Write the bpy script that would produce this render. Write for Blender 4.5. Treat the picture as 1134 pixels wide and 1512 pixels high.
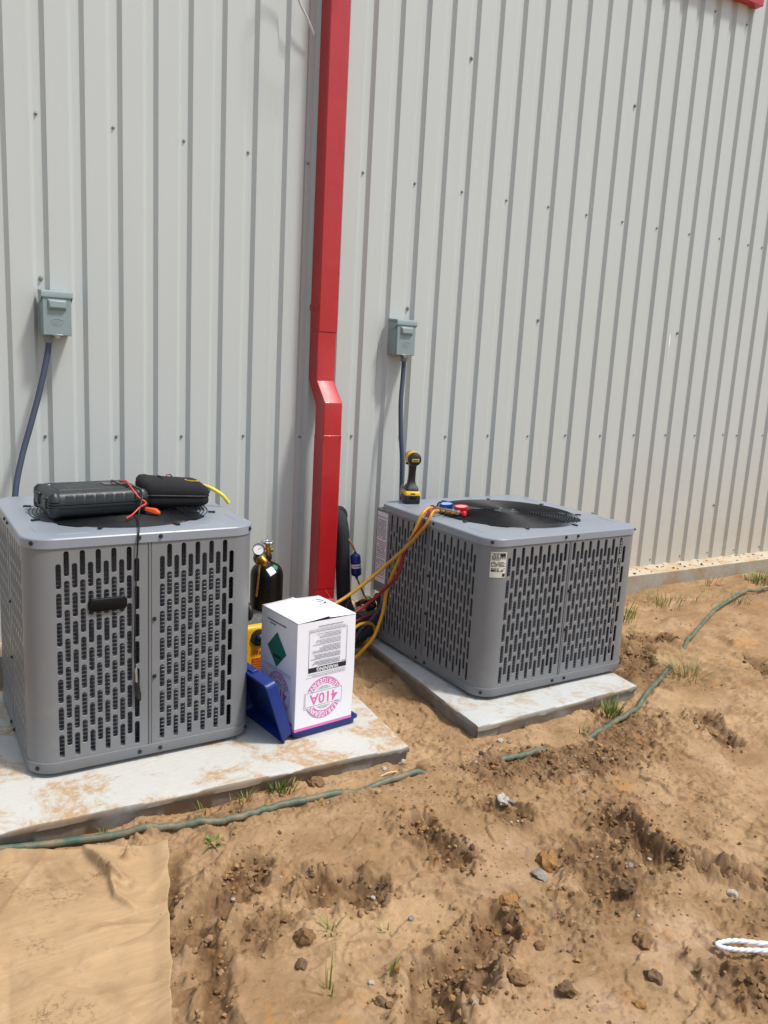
import bpy, bmesh, math, random
import numpy as np
from mathutils import Matrix, Vector, Euler

R = math.radians
rng = random.Random(7)
scene = bpy.context.scene
COL = scene.collection
for _o in list(bpy.data.objects):
    bpy.data.objects.remove(_o)

# ------------------------------------------------------------------ camera
cam_d = bpy.data.cameras.new('camera')
cam = bpy.data.objects.new('camera', cam_d)
COL.objects.link(cam)
scene.camera = cam
_pi, _ya, _ro = 0.1889, 0.5415, 0.0549
_F = Vector((math.sin(_ya)*math.cos(_pi), math.cos(_ya)*math.cos(_pi), -math.sin(_pi)))
_r = Vector((math.cos(_ya), -math.sin(_ya), 0)); _u = _r.cross(_F)
_R = _r*math.cos(_ro)+_u*math.sin(_ro); _U = -_r*math.sin(_ro)+_u*math.cos(_ro)
cam.matrix_world = Matrix(((_R.x, _U.x, -_F.x, -0.5326), (_R.y, _U.y, -_F.y, -3.7799), (_R.z, _U.z, -_F.z, 1.3383), (0, 0, 0, 1)))
cam_d.sensor_fit = 'VERTICAL'; cam_d.sensor_height = 36; cam_d.sensor_width = 27
cam_d.lens = 1196.14*36/1512
cam_d.clip_start = 0.05; cam_d.clip_end = 500

# ------------------------------------------------------------------ sky, sun, exposure
SUN = Vector((0.68, -0.85, 2.05)).normalized()
elev = math.asin(SUN.z)
world = bpy.data.worlds.new('World'); scene.world = world; world.use_nodes = True
wn = world.node_tree.nodes; wl = world.node_tree.links
sky = wn.new('ShaderNodeTexSky'); sky.sky_type = 'NISHITA'; sky.sun_disc = False
sky.sun_elevation = elev; sky.sun_rotation = math.atan2(SUN.x, SUN.y)
sky.air_density = 1.3; sky.dust_density = 3.0; sky.ozone_density = 1.0
wl.new(sky.outputs[0], wn['Background'].inputs[0]); wn['Background'].inputs[1].default_value = 0.15
sun_d = bpy.data.lights.new('sun', 'SUN'); sun_d.energy = 3.1; sun_d.angle = R(6.5); sun_d.color = (1.0, 0.965, 0.92)
sun = bpy.data.objects.new('sun', sun_d); COL.objects.link(sun)
sun.rotation_euler = SUN.to_track_quat('Z', 'Y').to_euler(); sun.location = (4, -6, 10)
scene.view_settings.view_transform = 'Standard'; scene.view_settings.look = 'None'
scene.view_settings.gamma = 1.0; scene.view_settings.exposure = 0.08
scene.cycles.max_bounces = 8

# ------------------------------------------------------------------ materials
def srgb(r, g, b):
    return tuple(((c/255)/12.92 if c/255 <= .04045 else ((c/255+.055)/1.055)**2.4) for c in (r, g, b))+(1,)

class Nodes:
    """small shader graph helper"""
    def __init__(s, name):
        s.m = bpy.data.materials.new(name); s.m.use_nodes = True
        s.n = s.m.node_tree.nodes; s.l = s.m.node_tree.links; s.b = s.n['Principled BSDF']
        s.tc = s.n.new('ShaderNodeTexCoord')
    def link(s, a, b): s.l.new(a, b)
    def mapping(s, scale=(1, 1, 1), src='Object', rot=(0, 0, 0)):
        k = s.n.new('ShaderNodeMapping'); k.inputs['Scale'].default_value = scale; k.inputs['Rotation'].default_value = rot
        s.l.new(s.tc.outputs[src], k.inputs[0]); return k.outputs[0]
    def geo(s):
        k = s.n.new('ShaderNodeNewGeometry'); return k.outputs['Position']
    def noise(s, vec, scale, detail=4, rough=.55, dist=0):
        k = s.n.new('ShaderNodeTexNoise'); k.inputs['Scale'].default_value = scale; k.inputs['Detail'].default_value = detail
        k.inputs['Roughness'].default_value = rough; k.inputs['Distortion'].default_value = dist
        if vec: s.l.new(vec, k.inputs['Vector'])
        return k.outputs['Fac']
    def voro(s, vec, scale, feat='F1', out='Distance'):
        k = s.n.new('ShaderNodeTexVoronoi'); k.feature = feat; k.inputs['Scale'].default_value = scale
        s.l.new(vec, k.inputs['Vector']); return k.outputs[out]
    def ramp(s, fac, stops):
        k = s.n.new('ShaderNodeValToRGB'); e = k.color_ramp.elements
        while len(e) < len(stops): e.new(.5)
        for i, (p, c) in enumerate(stops):
            e[i].position = p; e[i].color = c if len(c) == 4 else tuple(c)+(1,)
        s.l.new(fac, k.inputs[0]); return k.outputs[0]
    def fr(s, fac, a, b, lo=0., hi=1.):
        k = s.n.new('ShaderNodeMapRange'); k.inputs[1].default_value = a; k.inputs[2].default_value = b
        k.inputs[3].default_value = lo; k.inputs[4].default_value = hi; s.l.new(fac, k.inputs[0]); return k.outputs[0]
    def mix(s, fac, a, b, mode='MIX'):
        k = s.n.new('ShaderNodeMix'); k.data_type = 'RGBA'; k.blend_type = mode
        for i, v in ((0, fac), (6, a), (7, b)):
            if hasattr(v, 'is_linked'): s.l.new(v, k.inputs[i])
            else: k.inputs[i].default_value = v
        return k.outputs[2]
    def math(s, op, a, b=None):
        k = s.n.new('ShaderNodeMath'); k.operation = op
        for i, v in ((0, a), (1, b)):
            if v is None: continue
            if hasattr(v, 'is_linked'): s.l.new(v, k.inputs[i])
            else: k.inputs[i].default_value = v
        return k.outputs[0]
    def sep(s, vec):
        k = s.n.new('ShaderNodeSeparateXYZ'); s.l.new(vec, k.inputs[0]); return k.outputs
    def attr(s, name):
        k = s.n.new('ShaderNodeAttribute'); k.attribute_name = name; return k.outputs['Fac']
    def bump(s, h, strength, dist=.01):
        k = s.n.new('ShaderNodeBump'); k.inputs['Strength'].default_value = strength; k.inputs['Distance'].default_value = dist
        s.l.new(h, k.inputs['Height'])
        if s.b.inputs['Normal'].is_linked: s.l.new(s.b.inputs['Normal'].links[0].from_socket, k.inputs['Normal'])
        s.l.new(k.outputs[0], s.b.inputs['Normal'])
    def set(s, color=None, rough=None, metal=None, spec=None, coat=None):
        for nm, v in (('Base Color', color), ('Roughness', rough), ('Metallic', metal), ('Specular IOR Level', spec), ('Coat Weight', coat)):
            if v is None: continue
            if hasattr(v, 'is_linked'): s.l.new(v, s.b.inputs[nm])
            else: s.b.inputs[nm].default_value = v
        return s.m

MAT = {}
def plain(name, col, rough=.5, metal=0., var=.12, scale=30, bump=0., spec=None, coat=None):
    """one base colour with a slight procedural unevenness in colour and gloss"""
    g = Nodes(name); v = g.mapping()
    n = g.noise(v, scale, 5, .6)
    dark = tuple(c*(1-var) for c in col[:3])+(1,); lite = tuple(min(1, c*(1+var)) for c in col[:3])+(1,)
    g.set(g.mix(n, dark, lite), g.fr(n, .3, .7, max(.03, rough-.08), min(1, rough+.1)), metal, spec, coat)
    if bump: g.bump(g.noise(v, scale*4, 3), bump, .002)
    MAT[name] = g.m; return g.m

# wall sheet paint with splashed dust near the base
g = Nodes('wall_paint'); P = g.geo(); xyz = g.sep(P)
base = g.mix(g.noise(g.mapping((1, 1, .25)), 1.3, 3), srgb(183, 190, 189), srgb(191, 198, 196))
k = g.n.new('ShaderNodeVectorMath'); k.operation = 'MULTIPLY'; k.inputs[1].default_value = (9, 9, .35); g.link(P, k.inputs[0])
streak = g.noise(k.outputs[0], 1.0, 5, .65)
base = g.mix(g.fr(streak, .45, .8, 0, .22), base, srgb(170, 179, 180))
warm = g.math('MULTIPLY', g.fr(xyz[2], 2.2, .0), g.fr(g.noise(P, 1.7, 4), .25, .75, .35, 1.0))
base = g.mix(g.math('MULTIPLY', warm, .40), base, srgb(184, 179, 167))
low = g.math('POWER', g.fr(xyz[2], .9, .0), 1.6)
low = g.math('MULTIPLY', low, g.fr(xyz[0], 1.5, 4.5, .25, 1.0))
spl = g.fr(g.noise(P, 26, 6, .7), .38, .62)
base = g.mix(g.math('MULTIPLY', low, g.fr(spl, 0, 1, .2, .8)), base, srgb(190, 172, 146))
g.set(base, g.fr(streak, .3, .7, .42, .55), 0, .45)
g.bump(g.noise(g.mapping((2, 1, .8)), 1.6, 2), .12, .02)
g.bump(g.noise(P, 220, 2), .04, .001)
MAT['wall'] = g.m

plain('screw_metal', srgb(150, 153, 152), .35, .8, .2, 200)
plain('washer_rubber', srgb(112, 115, 116), .7, 0, .1)
g = Nodes('red_paint'); P = g.geo()
n = g.noise(P, 3, 4); sc = g.noise(g.mapping((60, 60, 3)), 1, 4, .7)
c = g.mix(n, srgb(164, 16, 24), srgb(180, 24, 32)); c = g.mix(g.fr(sc, .62, .8, 0, .35), c, srgb(196, 74, 74))
g.set(c, g.fr(n, .3, .7, .34, .46), 0, .6, .25); g.bump(g.noise(P, 9, 2), .22, .012); MAT['red'] = g.m
plain('window_white', srgb(225, 228, 230), .4, 0, .04)
g = Nodes('window_glass'); g.set(srgb(150, 160, 170), .05, 0, .8); MAT['glass'] = g.m

# concrete
def concrete(name, a, b, stain, stain_amt, coarse):
    g = Nodes(name); P = g.geo()
    k = g.n.new('ShaderNodeMapping'); k.inputs['Scale'].default_value = (1, 7, 1); k.inputs['Rotation'].default_value = (0, 0, R(8)); g.link(P, k.inputs[0])
    br = g.noise(k.outputs[0], 22, 6, .7)
    c = g.mix(br, a, b)
    c = g.mix(g.fr(g.noise(P, 160, 3, .8), .55, .75, 0, .4), c, srgb(150, 150, 142))
    s1 = g.noise(P, 5.2, 6, .68, .8); s2 = g.noise(P, 46, 5, .75)
    st = g.math('MULTIPLY', g.fr(s1, .50, .60), g.fr(s2, .36, .52))
    c = g.mix(g.math('MULTIPLY', st, stain_amt), c, stain)
    # side faces keep the rough grey skin of the form and soil splashed on the foot
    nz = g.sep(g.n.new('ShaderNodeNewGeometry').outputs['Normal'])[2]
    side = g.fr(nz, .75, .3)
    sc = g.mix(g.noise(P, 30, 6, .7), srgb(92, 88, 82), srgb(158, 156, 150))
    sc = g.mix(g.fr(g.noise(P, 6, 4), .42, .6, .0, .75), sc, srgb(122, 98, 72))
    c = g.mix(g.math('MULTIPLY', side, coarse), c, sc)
    g.set(c, .85, 0, .25)
    g.bump(br, .15, .004); g.bump(g.noise(P, 260, 4, .8), .3, .003); MAT[name] = g.m
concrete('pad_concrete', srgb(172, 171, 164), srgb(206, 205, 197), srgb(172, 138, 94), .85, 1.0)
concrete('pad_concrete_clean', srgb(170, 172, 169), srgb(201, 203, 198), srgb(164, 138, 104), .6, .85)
concrete('ledge_concrete', srgb(166, 156, 137), srgb(206, 194, 170), srgb(178, 146, 106), .9, .7)

# soil
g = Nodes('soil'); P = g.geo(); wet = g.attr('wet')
n1 = g.noise(P, 2.1, 6, .6, .4); n2 = g.noise(P, 9, 6, .65); n3 = g.noise(P, 60, 5, .7)
c = g.mix(g.fr(n1, .3, .7), srgb(154, 124, 89), srgb(188, 157, 118))
c = g.mix(g.fr(g.noise(P, 1.4, 5, .6, .8), .47, .60, 0, .6), c, srgb(138, 107, 73)); c = g.mix(g.fr(n2, .48, .66, 0, .6), c, srgb(140, 108, 74))
c = g.mix(g.fr(g.noise(P, 3.3, 5, .6), .56, .70, 0, .6), c, srgb(190, 160, 130))
c = g.mix(g.fr(g.noise(P, 6.1, 6, .7, .6), .60, .70, 0, .75), c, srgb(184, 130, 66))
c = g.mix(g.fr(g.noise(P, 7.7, 6, .7), .60, .70, 0, .6), c, srgb(142, 120, 102))
c = g.mix(g.fr(n3, .55, .75, 0, .5), c, srgb(130, 98, 66))
c = g.mix(g.fr(g.noise(P, 24, 6, .75, .5), .60, .70, 0, .5), c, srgb(204, 175, 138))
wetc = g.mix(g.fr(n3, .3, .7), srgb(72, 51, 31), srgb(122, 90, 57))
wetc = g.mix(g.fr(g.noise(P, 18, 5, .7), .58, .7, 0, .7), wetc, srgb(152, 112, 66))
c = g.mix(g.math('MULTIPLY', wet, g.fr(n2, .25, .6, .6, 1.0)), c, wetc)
sp = g.voro(P, 240); spn = g.noise(P, 14, 3)
c = g.mix(g.math('MULTIPLY', g.fr(sp, .2, .1), g.fr(spn, .48, .58, 0, .75)), c, srgb(92, 68, 46))
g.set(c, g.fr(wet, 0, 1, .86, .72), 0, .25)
g.bump(g.noise(P, 60, 6, .75, .4), .55, .010); g.bump(g.noise(P, 220, 5, .8), .5, .0045)
MAT['soil'] = g.m
def clodmat(name, a, b, bump=.6):
    g = Nodes(name); P = g.geo(); n = g.noise(P, 70, 6, .7); n2 = g.noise(P, 22, 3)
    g.set(g.mix(g.math('MULTIPLY', g.fr(n, .3, .7), g.fr(n2, .25, .75, .4, 1)), a, b), .9, 0, .2); g.bump(n, bump, .006); g.bump(g.noise(P, 300, 4), .4, .002); MAT[name] = g.m
clodmat('clod_brown', srgb(102, 76, 51), srgb(158, 124, 88))
clodmat('clod_dark', srgb(86, 68, 51), srgb(136, 110, 82))
clodmat('clod_orange', srgb(134, 94, 52), srgb(178, 142, 92))
clodmat('clod_tan', srgb(132, 102, 70), srgb(188, 154, 114))
clodmat('stone_white', srgb(150, 140, 126), srgb(206, 200, 188), .3)
clodmat('stone_grey', srgb(112, 106, 102), srgb(170, 162, 152), .3)

# cabinet paint and parts
def paint(name, a, b, rough):
    g = Nodes(name); P = g.mapping(); n = g.noise(P, 4, 4); f = g.noise(P, 500, 2)
    c = g.mix(n, a, b); c = g.mix(g.fr(g.noise(P, 2.6, 6, .7), .56, .72, 0, .35), c, srgb(150, 144, 134))
    g.set(c, g.fr(n, .3, .7, rough-.06, rough+.06), .0, .5); g.bump(f, .05, .0006); MAT[name] = g.m
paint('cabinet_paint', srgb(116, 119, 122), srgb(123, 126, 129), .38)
paint('cabinet_paint_skylit', srgb(132, 140, 150), srgb(140, 148, 157), .33)  # same cabinet paint, sky reflection put into a lighter, bluer colour
g = Nodes('coil_fins'); P = g.mapping(); xyz = g.sep(P)
w = g.noise(g.mapping((400, 400, 4)), 1, 2); g.set(g.mix(w, srgb(42, 46, 54), srgb(92, 98, 108)), .5, 0); g.bump(w, .5, .002); MAT['coil'] = g.m
plain('coil_tube', srgb(102, 106, 114), .45, .2, .2)
plain('black_metal', srgb(26, 27, 30), .38, 0, .2, 40)
plain('fan_blade', srgb(40, 42, 46), .4, .2)
plain('dark_interior', srgb(12, 12, 14), .8)
plain('screw_dark', srgb(58, 58, 60), .4, .6)
plain('badge_black', srgb(8, 8, 9), .5, spec=.2)
plain('label_white', srgb(222, 222, 224), .5, 0, .04)
plain('label_cream', srgb(206, 204, 190), .5, 0, .05)
plain('ink_black', srgb(30, 30, 34), .6)
plain('ink_grey', srgb(104, 104, 116), .6)
plain('ink_red', srgb(150, 60, 62), .6)
# outlet boxes
plain('box_paint', srgb(132, 149, 150), .4, 0, .05, 12)
plain('conduit_grey', srgb(60, 70, 86), .5, 0, .08)
plain('connector_grey', srgb(128, 132, 136), .45, .2)
# tools
plain('case_plastic', srgb(36, 42, 46), .42, 0, .12, 60, .12)
plain('case_label', srgb(86, 84, 80), .35)
plain('pouch_fabric', srgb(19, 17, 22), .85, 0, .3, 260, .5)
plain('piping_black', srgb(14, 14, 16), .6)
plain('tag_yellow', srgb(206, 170, 40), .5)
plain('wire_red', srgb(206, 62, 40), .45)
plain('wire_black', srgb(18, 18, 20), .5)
plain('clip_orange', srgb(232, 88, 24), .45)
plain('hose_yellow', srgb(206, 150, 22), .42, 0, .15)
plain('hose_yellow_bright', srgb(220, 206, 60), .4)
plain('hose_tan', srgb(176, 126, 30), .45, 0, .15)
plain('hose_red', srgb(126, 24, 28), .42, 0, .15)
plain('brass', srgb(176, 136, 62), .3, .85, .2, 80)
plain('chrome', srgb(190, 194, 198), .22, .9)
plain('gauge_blue', srgb(24, 62, 150), .35)
plain('gauge_red', srgb(196, 30, 36), .35)
plain('dial_blue', srgb(150, 172, 214), .15, 0, .03)
plain('dial_red', srgb(226, 150, 156), .15, 0, .03)
plain('gauge_face', srgb(232, 232, 230), .25, 0, .03)
plain('rubber_black', srgb(22, 22, 24), .7)
plain('tool_yellow', srgb(222, 168, 14), .4, 0, .08)
plain('tool_black', srgb(30, 30, 31), .5, 0, .15, 90, .1)
plain('vent_orange', srgb(206, 96, 40), .5)
plain('cylinder_black', srgb(8, 8, 10), .3, 0, .25, 14, spec=.35)
plain('sticker_green', srgb(30, 120, 84), .45)
plain('drier_blue', srgb(20, 40, 120), .38)
plain('foam_black', srgb(34, 36, 42), .85, 0, .15, 60, .3)
plain('copper', srgb(170, 110, 66), .35, .8, .2)
plain('wire_copper', srgb(160, 104, 60), .4, .6)
plain('tray_blue', srgb(17, 45, 118), .42, 0, .12, 18, .06)
g = Nodes('carton'); P = g.mapping(); n = g.noise(P, 6, 5); g.set(g.mix(n, srgb(226, 228, 236), srgb(234, 235, 242)), .55, 0, .3)
g.bump(g.noise(g.mapping((180, 3, 3)), 1, 2), .05, .001); g.bump(n, .12, .004); MAT['carton'] = g.m
plain('carton_edge', srgb(178, 150, 116), .8)
plain('ink_pink', srgb(212, 116, 176), .55, 0, .06)
plain('ink_green', srgb(0, 104, 84), .5, 0, .1)
plain('ink_teal', srgb(70, 120, 124), .55)
plain('ink_white', srgb(228, 229, 238), .55, 0, .03)
g = Nodes('kraft_paper'); P = g.geo()
n = g.noise(P, 3.5, 6, .6); fb = g.noise(g.mapping((3, 120, 3)), 1, 3); n2 = g.noise(P, 16, 6, .7, .5)
c = g.mix(n, srgb(164, 135, 99), srgb(186, 157, 119)); c = g.mix(g.fr(fb, .4, .7, 0, .25), c, srgb(146, 114, 80))
c = g.mix(g.fr(n2, .56, .68, 0, .6), c, srgb(182, 158, 128)); c = g.mix(g.fr(g.noise(P, 7, 6, .7), .58, .7, 0, .6), c, srgb(136, 106, 76))
g.set(c, .8, 0, .25); c2 = g.noise(P, 2.3, 5, .6, 1.2); c = g.mix(g.fr(c2, .54, .60, 0, .5), c, srgb(142, 113, 80)); sm_ = g.math('MULTIPLY', g.fr(g.noise(P, 5, 4), .55, .66), g.fr(g.noise(P, 70, 4, .8), .5, .6)); c = g.mix(g.math('MULTIPLY', sm_, .8), c, srgb(116, 92, 64)); g.set(c); g.bump(fb, .12, .001); g.bump(g.noise(P, 30, 4), .35, .006); MAT['kraft'] = g.m
g = Nodes('hose_green'); P = g.geo()
c = g.mix(g.noise(P, 300, 2), srgb(44, 82, 70), srgb(66, 100, 86)); g.set(g.mix(g.fr(g.noise(P, 13, 6, .75), .42, .64, .1, .9), c, srgb(136, 118, 92)), .55, 0, .4); MAT['hose_green'] = g.m
plain('rope_white', srgb(226, 228, 234), .75, 0, .06, 120, .3)
def leafmat(name, a, b):
    g = Nodes(name); n = g.noise(g.mapping(), 30, 3); g.set(g.mix(n, a, b), .55, 0, .35)
    g.b.inputs['Subsurface Weight'].default_value = 0; MAT[name] = g.m
leafmat('grass_green', srgb(78, 104, 36), srgb(122, 142, 62))
leafmat('grass_dry', srgb(126, 122, 66), srgb(164, 150, 96))
plain('cable_grey', srgb(196, 198, 200), .4, .2)
plain('straw', srgb(206, 186, 150), .8)
plain('stain_white', srgb(230, 232, 232), .6)

# ------------------------------------------------------------------ mesh helpers
class MB:
    """collects faces of one mesh object"""
    def __init__(s): s.v = []; s.f = []; s.mi = []; s.T = Matrix.Identity(4); s.cur = 0
    def add(s, vs, fs):
        o = len(s.v); s.v += [tuple(s.T @ Vector(p)) for p in vs]
        for f in fs: s.f.append(tuple(i+o for i in f)); s.mi.append(s.cur)
        return s
    def box(s, c, d, rot=None):
        h = [x/2 for x in d]; pts = []
        M = Euler(rot).to_matrix() if rot else None
        for sx in (-1, 1):
            for sy in (-1, 1):
                for sz in (-1, 1):
                    p = Vector((sx*h[0], sy*h[1], sz*h[2]));
                    if M: p = M @ p
                    pts.append(p+Vector(c))
        return s.add(pts, [(0, 1, 3, 2), (4, 6, 7, 5), (0, 4, 5, 1), (2, 3, 7, 6), (0, 2, 6, 4), (1, 5, 7, 3)])
    def tube(s, path, r, n=10, caps=True, closed=False):
        path = [Vector(p) for p in path]; N = len(path)
        rs = r if hasattr(r, '__len__') else [r]*N
        t0 = (path[1]-path[0]).normalized(); a = Vector((0, 0, 1)) if abs(t0.z) < .9 else Vector((1, 0, 0))
        nrm = (a-t0*a.dot(t0)).normalized(); vs = []
        for i in range(N):
            if closed: t = path[(i+1) % N]-path[i-1]
            else: t = path[min(i+1, N-1)]-path[max(i-1, 0)]
            if t.length < 1e-9: t = t0
            t = t.normalized(); nrm = (nrm-t*nrm.dot(t)).normalized(); b = t.cross(nrm)
            for k in range(n):
                an = 2*math.pi*k/n; vs.append(path[i]+(nrm*math.cos(an)+b*math.sin(an))*rs[i])
        fs = []
        for i in range(N if closed else N-1):
            j = (i+1) % N
            for k in range(n):
                fs.append((i*n+k, i*n+(k+1) % n, j*n+(k+1) % n, j*n+k))
        if caps and not closed:
            fs.append(tuple(range(n-1, -1, -1))); fs.append(tuple((N-1)*n+k for k in range(n)))
        return s.add(vs, fs)
    def lathe(s, prof, n=32, c=(0, 0, 0), axis=None, caps=True):
        M = Vector(axis).to_track_quat('Z', 'Y').to_matrix() if axis else Matrix.Identity(3)
        vs = []
        for (r, z) in prof:
            for k in range(n):
                an = 2*math.pi*k/n; vs.append(M @ Vector((r*math.cos(an), r*math.sin(an), z))+Vector(c))
        fs = []
        for i in range(len(prof)-1):
            for k in range(n):
                fs.append((i*n+k, i*n+(k+1) % n, (i+1)*n+(k+1) % n, (i+1)*n+k))
        if caps:
            if prof[0][0] > 1e-6: fs.append(tuple(range(n-1, -1, -1)))
            if prof[-1][0] > 1e-6: fs.append(tuple((len(prof)-1)*n+k for k in range(n)))
        return s.add(vs, fs)
    def loft(s, rings, cap0=True, cap1=True, closed=True):
        n = len(rings[0]); vs = [p for r in rings for p in r]; fs = []
        for i in range(len(rings)-1):
            for k in range(n if closed else n-1):
                fs.append((i*n+k, i*n+(k+1) % n, (i+1)*n+(k+1) % n, (i+1)*n+k))
        if cap0: fs.append(tuple(range(n-1, -1, -1)))
        if cap1: fs.append(tuple((len(rings)-1)*n+k for k in range(n)))
        return s.add(vs, fs)
    def mesh(s, name, mats, smooth=None):
        me = bpy.data.meshes.new(name); me.from_pydata([tuple(p) for p in s.v], [], s.f)
        if not isinstance(mats, (list, tuple)): mats = [mats]
        for m in mats: me.materials.append(MAT[m])
        if len(mats) > 1: me.polygons.foreach_set('material_index', s.mi)
        if smooth is not None:
            me.polygons.foreach_set('use_smooth', [True]*len(me.polygons)); me.update()
            me.set_sharp_from_angle(angle=R(smooth))
        me.update(); return me
    def build(s, name, mats, parent=None, smooth=None, bevel=0, seg=2, loc=None, rot=None):
        return obj(name, s.mesh(name, mats, smooth), parent, bevel, seg, loc, rot)

def obj(name, me, parent=None, bevel=0, seg=2, loc=None, rot=None):
    o = bpy.data.objects.new(name, me); COL.objects.link(o)
    if parent: o.parent = parent
    if loc: o.location = loc
    if rot: o.rotation_euler = rot
    if bevel:
        b = o.modifiers.new('bevel', 'BEVEL'); b.width = bevel; b.segments = seg; b.limit_method = 'ANGLE'; b.angle_limit = R(35); b.harden_normals = False
        if me is not None: me.polygons.foreach_set('use_smooth', [True]*len(me.polygons)); me.set_sharp_from_angle(angle=R(50))
    return o
def thing(name, label, cat, loc=(0, 0, 0), rz=0, group=None, rot=None):
    o = bpy.data.objects.new(name, None); COL.objects.link(o); o.location = loc
    o.rotation_euler = rot if rot else (0, 0, rz); o.empty_display_size = .1
    return tag(o, label, cat, group)
def tag(o, label, cat, group=None, kind=None):
    o['label'] = label; o['category'] = cat
    if group: o['group'] = group
    if kind: o['kind'] = kind
    return o
def structure(o): o['kind'] = 'structure'; return o
def spline(pts, n=8):
    pts = [Vector(p) for p in pts]; out = []
    P = [pts[0]*2-pts[1]]+pts+[pts[-1]*2-pts[-2]]
    for i in range(1, len(P)-2):
        a, b, c, d = P[i-1:i+3]
        for k in range(n):
            t = k/n
            out.append(.5*((2*b)+(c-a)*t+(2*a-5*b+4*c-d)*t*t+(3*b-a-3*c+d)*t**3))
    out.append(pts[-1]); return out
def rrect(w, h, r, n=6, z=0.):
    """rounded rectangle outline, counter-clockwise"""
    out = []
    for cx, cy, a0 in ((w/2-r, h/2-r, 0), (-w/2+r, h/2-r, 90), (-w/2+r, -h/2+r, 180), (w/2-r, -h/2+r, 270)):
        for k in range(n+1):
            a = R(a0+90*k/n); out.append((cx+r*math.cos(a), cy+r*math.sin(a), z))
    return out
_tc = {}
def text_geo(s, size, bold=0.):
    """filled flat lettering, centred on its origin, in the xy plane"""
    if (s, size, bold) in _tc: return _tc[(s, size, bold)]
    cu = bpy.data.curves.new('t', 'FONT'); cu.body = s; cu.size = size; cu.align_x = 'CENTER'; cu.align_y = 'CENTER'; cu.resolution_u = 3; cu.offset = bold
    o = bpy.data.objects.new('t', cu); COL.objects.link(o); dg = bpy.context.evaluated_depsgraph_get()
    me = bpy.data.meshes.new_from_object(o.evaluated_get(dg))
    res = ([tuple(v.co) for v in me.vertices], [tuple(p.vertices) for p in me.polygons])
    bpy.data.objects.remove(o); bpy.data.curves.remove(cu); bpy.data.meshes.remove(me)
    _tc[(s, size, bold)] = res; return res

# ------------------------------------------------------------------ numpy noise and the lie of the land
def pn(x, y, seed=0):
    xi = np.floor(x).astype(np.int64); yi = np.floor(y).astype(np.int64); fx = x-xi; fy = y-yi
    def gr(ix, iy, dx, dy):
        h = (ix*374761393+iy*668265263+seed*1442695041) & 0xffffffff
        h = ((h ^ (h >> 13))*1274126177) & 0xffffffff; h = ((h ^ (h >> 16))*2246822519) & 0xffffffff
        a = h.astype(np.float64)*(2*np.pi/4294967296.); return np.cos(a)*dx+np.sin(a)*dy
    u = fx*fx*fx*(fx*(fx*6-15)+10); v = fy*fy*fy*(fy*(fy*6-15)+10)
    a = gr(xi, yi, fx, fy); b = gr(xi+1, yi, fx-1, fy); c = gr(xi, yi+1, fx, fy-1); d = gr(xi+1, yi+1, fx-1, fy-1)
    return (a+(b-a)*u+(c-a)*v+(a-b-c+d)*u*v)*1.5
def fbm(x, y, oct=4, seed=0, gain=.5):
    s = 0; a = 1.
    for i in range(oct):
        s = s+a*pn(x*2**i+i*17.3, y*2**i-i*9.1, seed+i); a *= gain
    return s
def ridged(x, y, oct=4, seed=0):
    s = 0; a = 1.
    for i in range(oct):
        s = s+a*(1-2*np.abs(pn(x*2**i+i*7.7, y*2**i+i*3.3, seed+i))); a *= .5
    return s
def sstep(a, b, x):
    t = np.clip((x-a)/(b-a), 0, 1); return t*t*(3-2*t)

# (centre x, y, long axis angle in degrees, length, width, depth)
PRINTS = [(.862, -1.90, 96, .31, .125, .045), (.50, -1.965, -28, .25, .14, .042), (1.475, -2.16, 84, .36, .17, .055),
          (.72, -2.33, 24, .34, .15, .042), (.50, -2.42, 60, .24, .16, .045), (.155, -1.87, 40, .46, .13, .036),
          (1.63, -2.45, -56, .36, .09, .030), (2.98, -.80, -20, .40, .13, .06), (2.78, -1.0, 40, .34, .12, .045),
          (1.15, -1.86, -60, .20, .09, .014), (2.45, -1.72, 70, .30, .11, .028), (3.3, -1.35, 60, .3, .11, .02), (.03, -2.2, 75, .4, .07, .035)]
CHURN = [(1.62, -1.70, .46, .15, -12, 1.), (1.36, -1.62, .26, .13, 10, .9), (2.05, -1.60, .35, .16, 15, .9), (2.62, -1.05, .42, .2, 45, 1.), (1.24, -2.75, .12, .15, 30, 1.),
         (.30, -1.47, .45, .05, 0, .6), (1.25, -2.3, .16, .12, 0, .9), (1.02, -2.38, .2, .12, 40, .6), (.22, -2.02, .14, .1, 40, .8), (1.25, -1.0, .15, .45, 0, .4), (1.25, -2.15, .13, .1, 0, .8), (.62, -1.55, .25, .05, -5, .6), (1.55, -2.62, .2, .1, -40, .6)]
def worley(x, y, seed):
    """distance to the nearest scattered point and that cell's random value"""
    xi = np.floor(x).astype(np.int64); yi = np.floor(y).astype(np.int64); best = np.full(x.shape, 9.); val = np.zeros(x.shape)
    for dx in (-1, 0, 1):
        for dy in (-1, 0, 1):
            cx, cy = xi+dx, yi+dy; h = (cx*374761393+cy*668265263+seed*1442695041) & 0xffffffff
            h = ((h ^ (h >> 13))*1274126177) & 0xffffffff; h = h ^ (h >> 16); h2 = (h*2246822519) & 0xffffffff; h3 = (h2*3266489917+seed) & 0xffffffff
            d = np.hypot(cx+(h & 0xffff)/65536.-x, cy+(h2 >> 16)/65536.-y); m = d < best; best = np.where(m, d, best); val = np.where(m, (h3 >> 8)/16777216., val)
    return best, val
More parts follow.
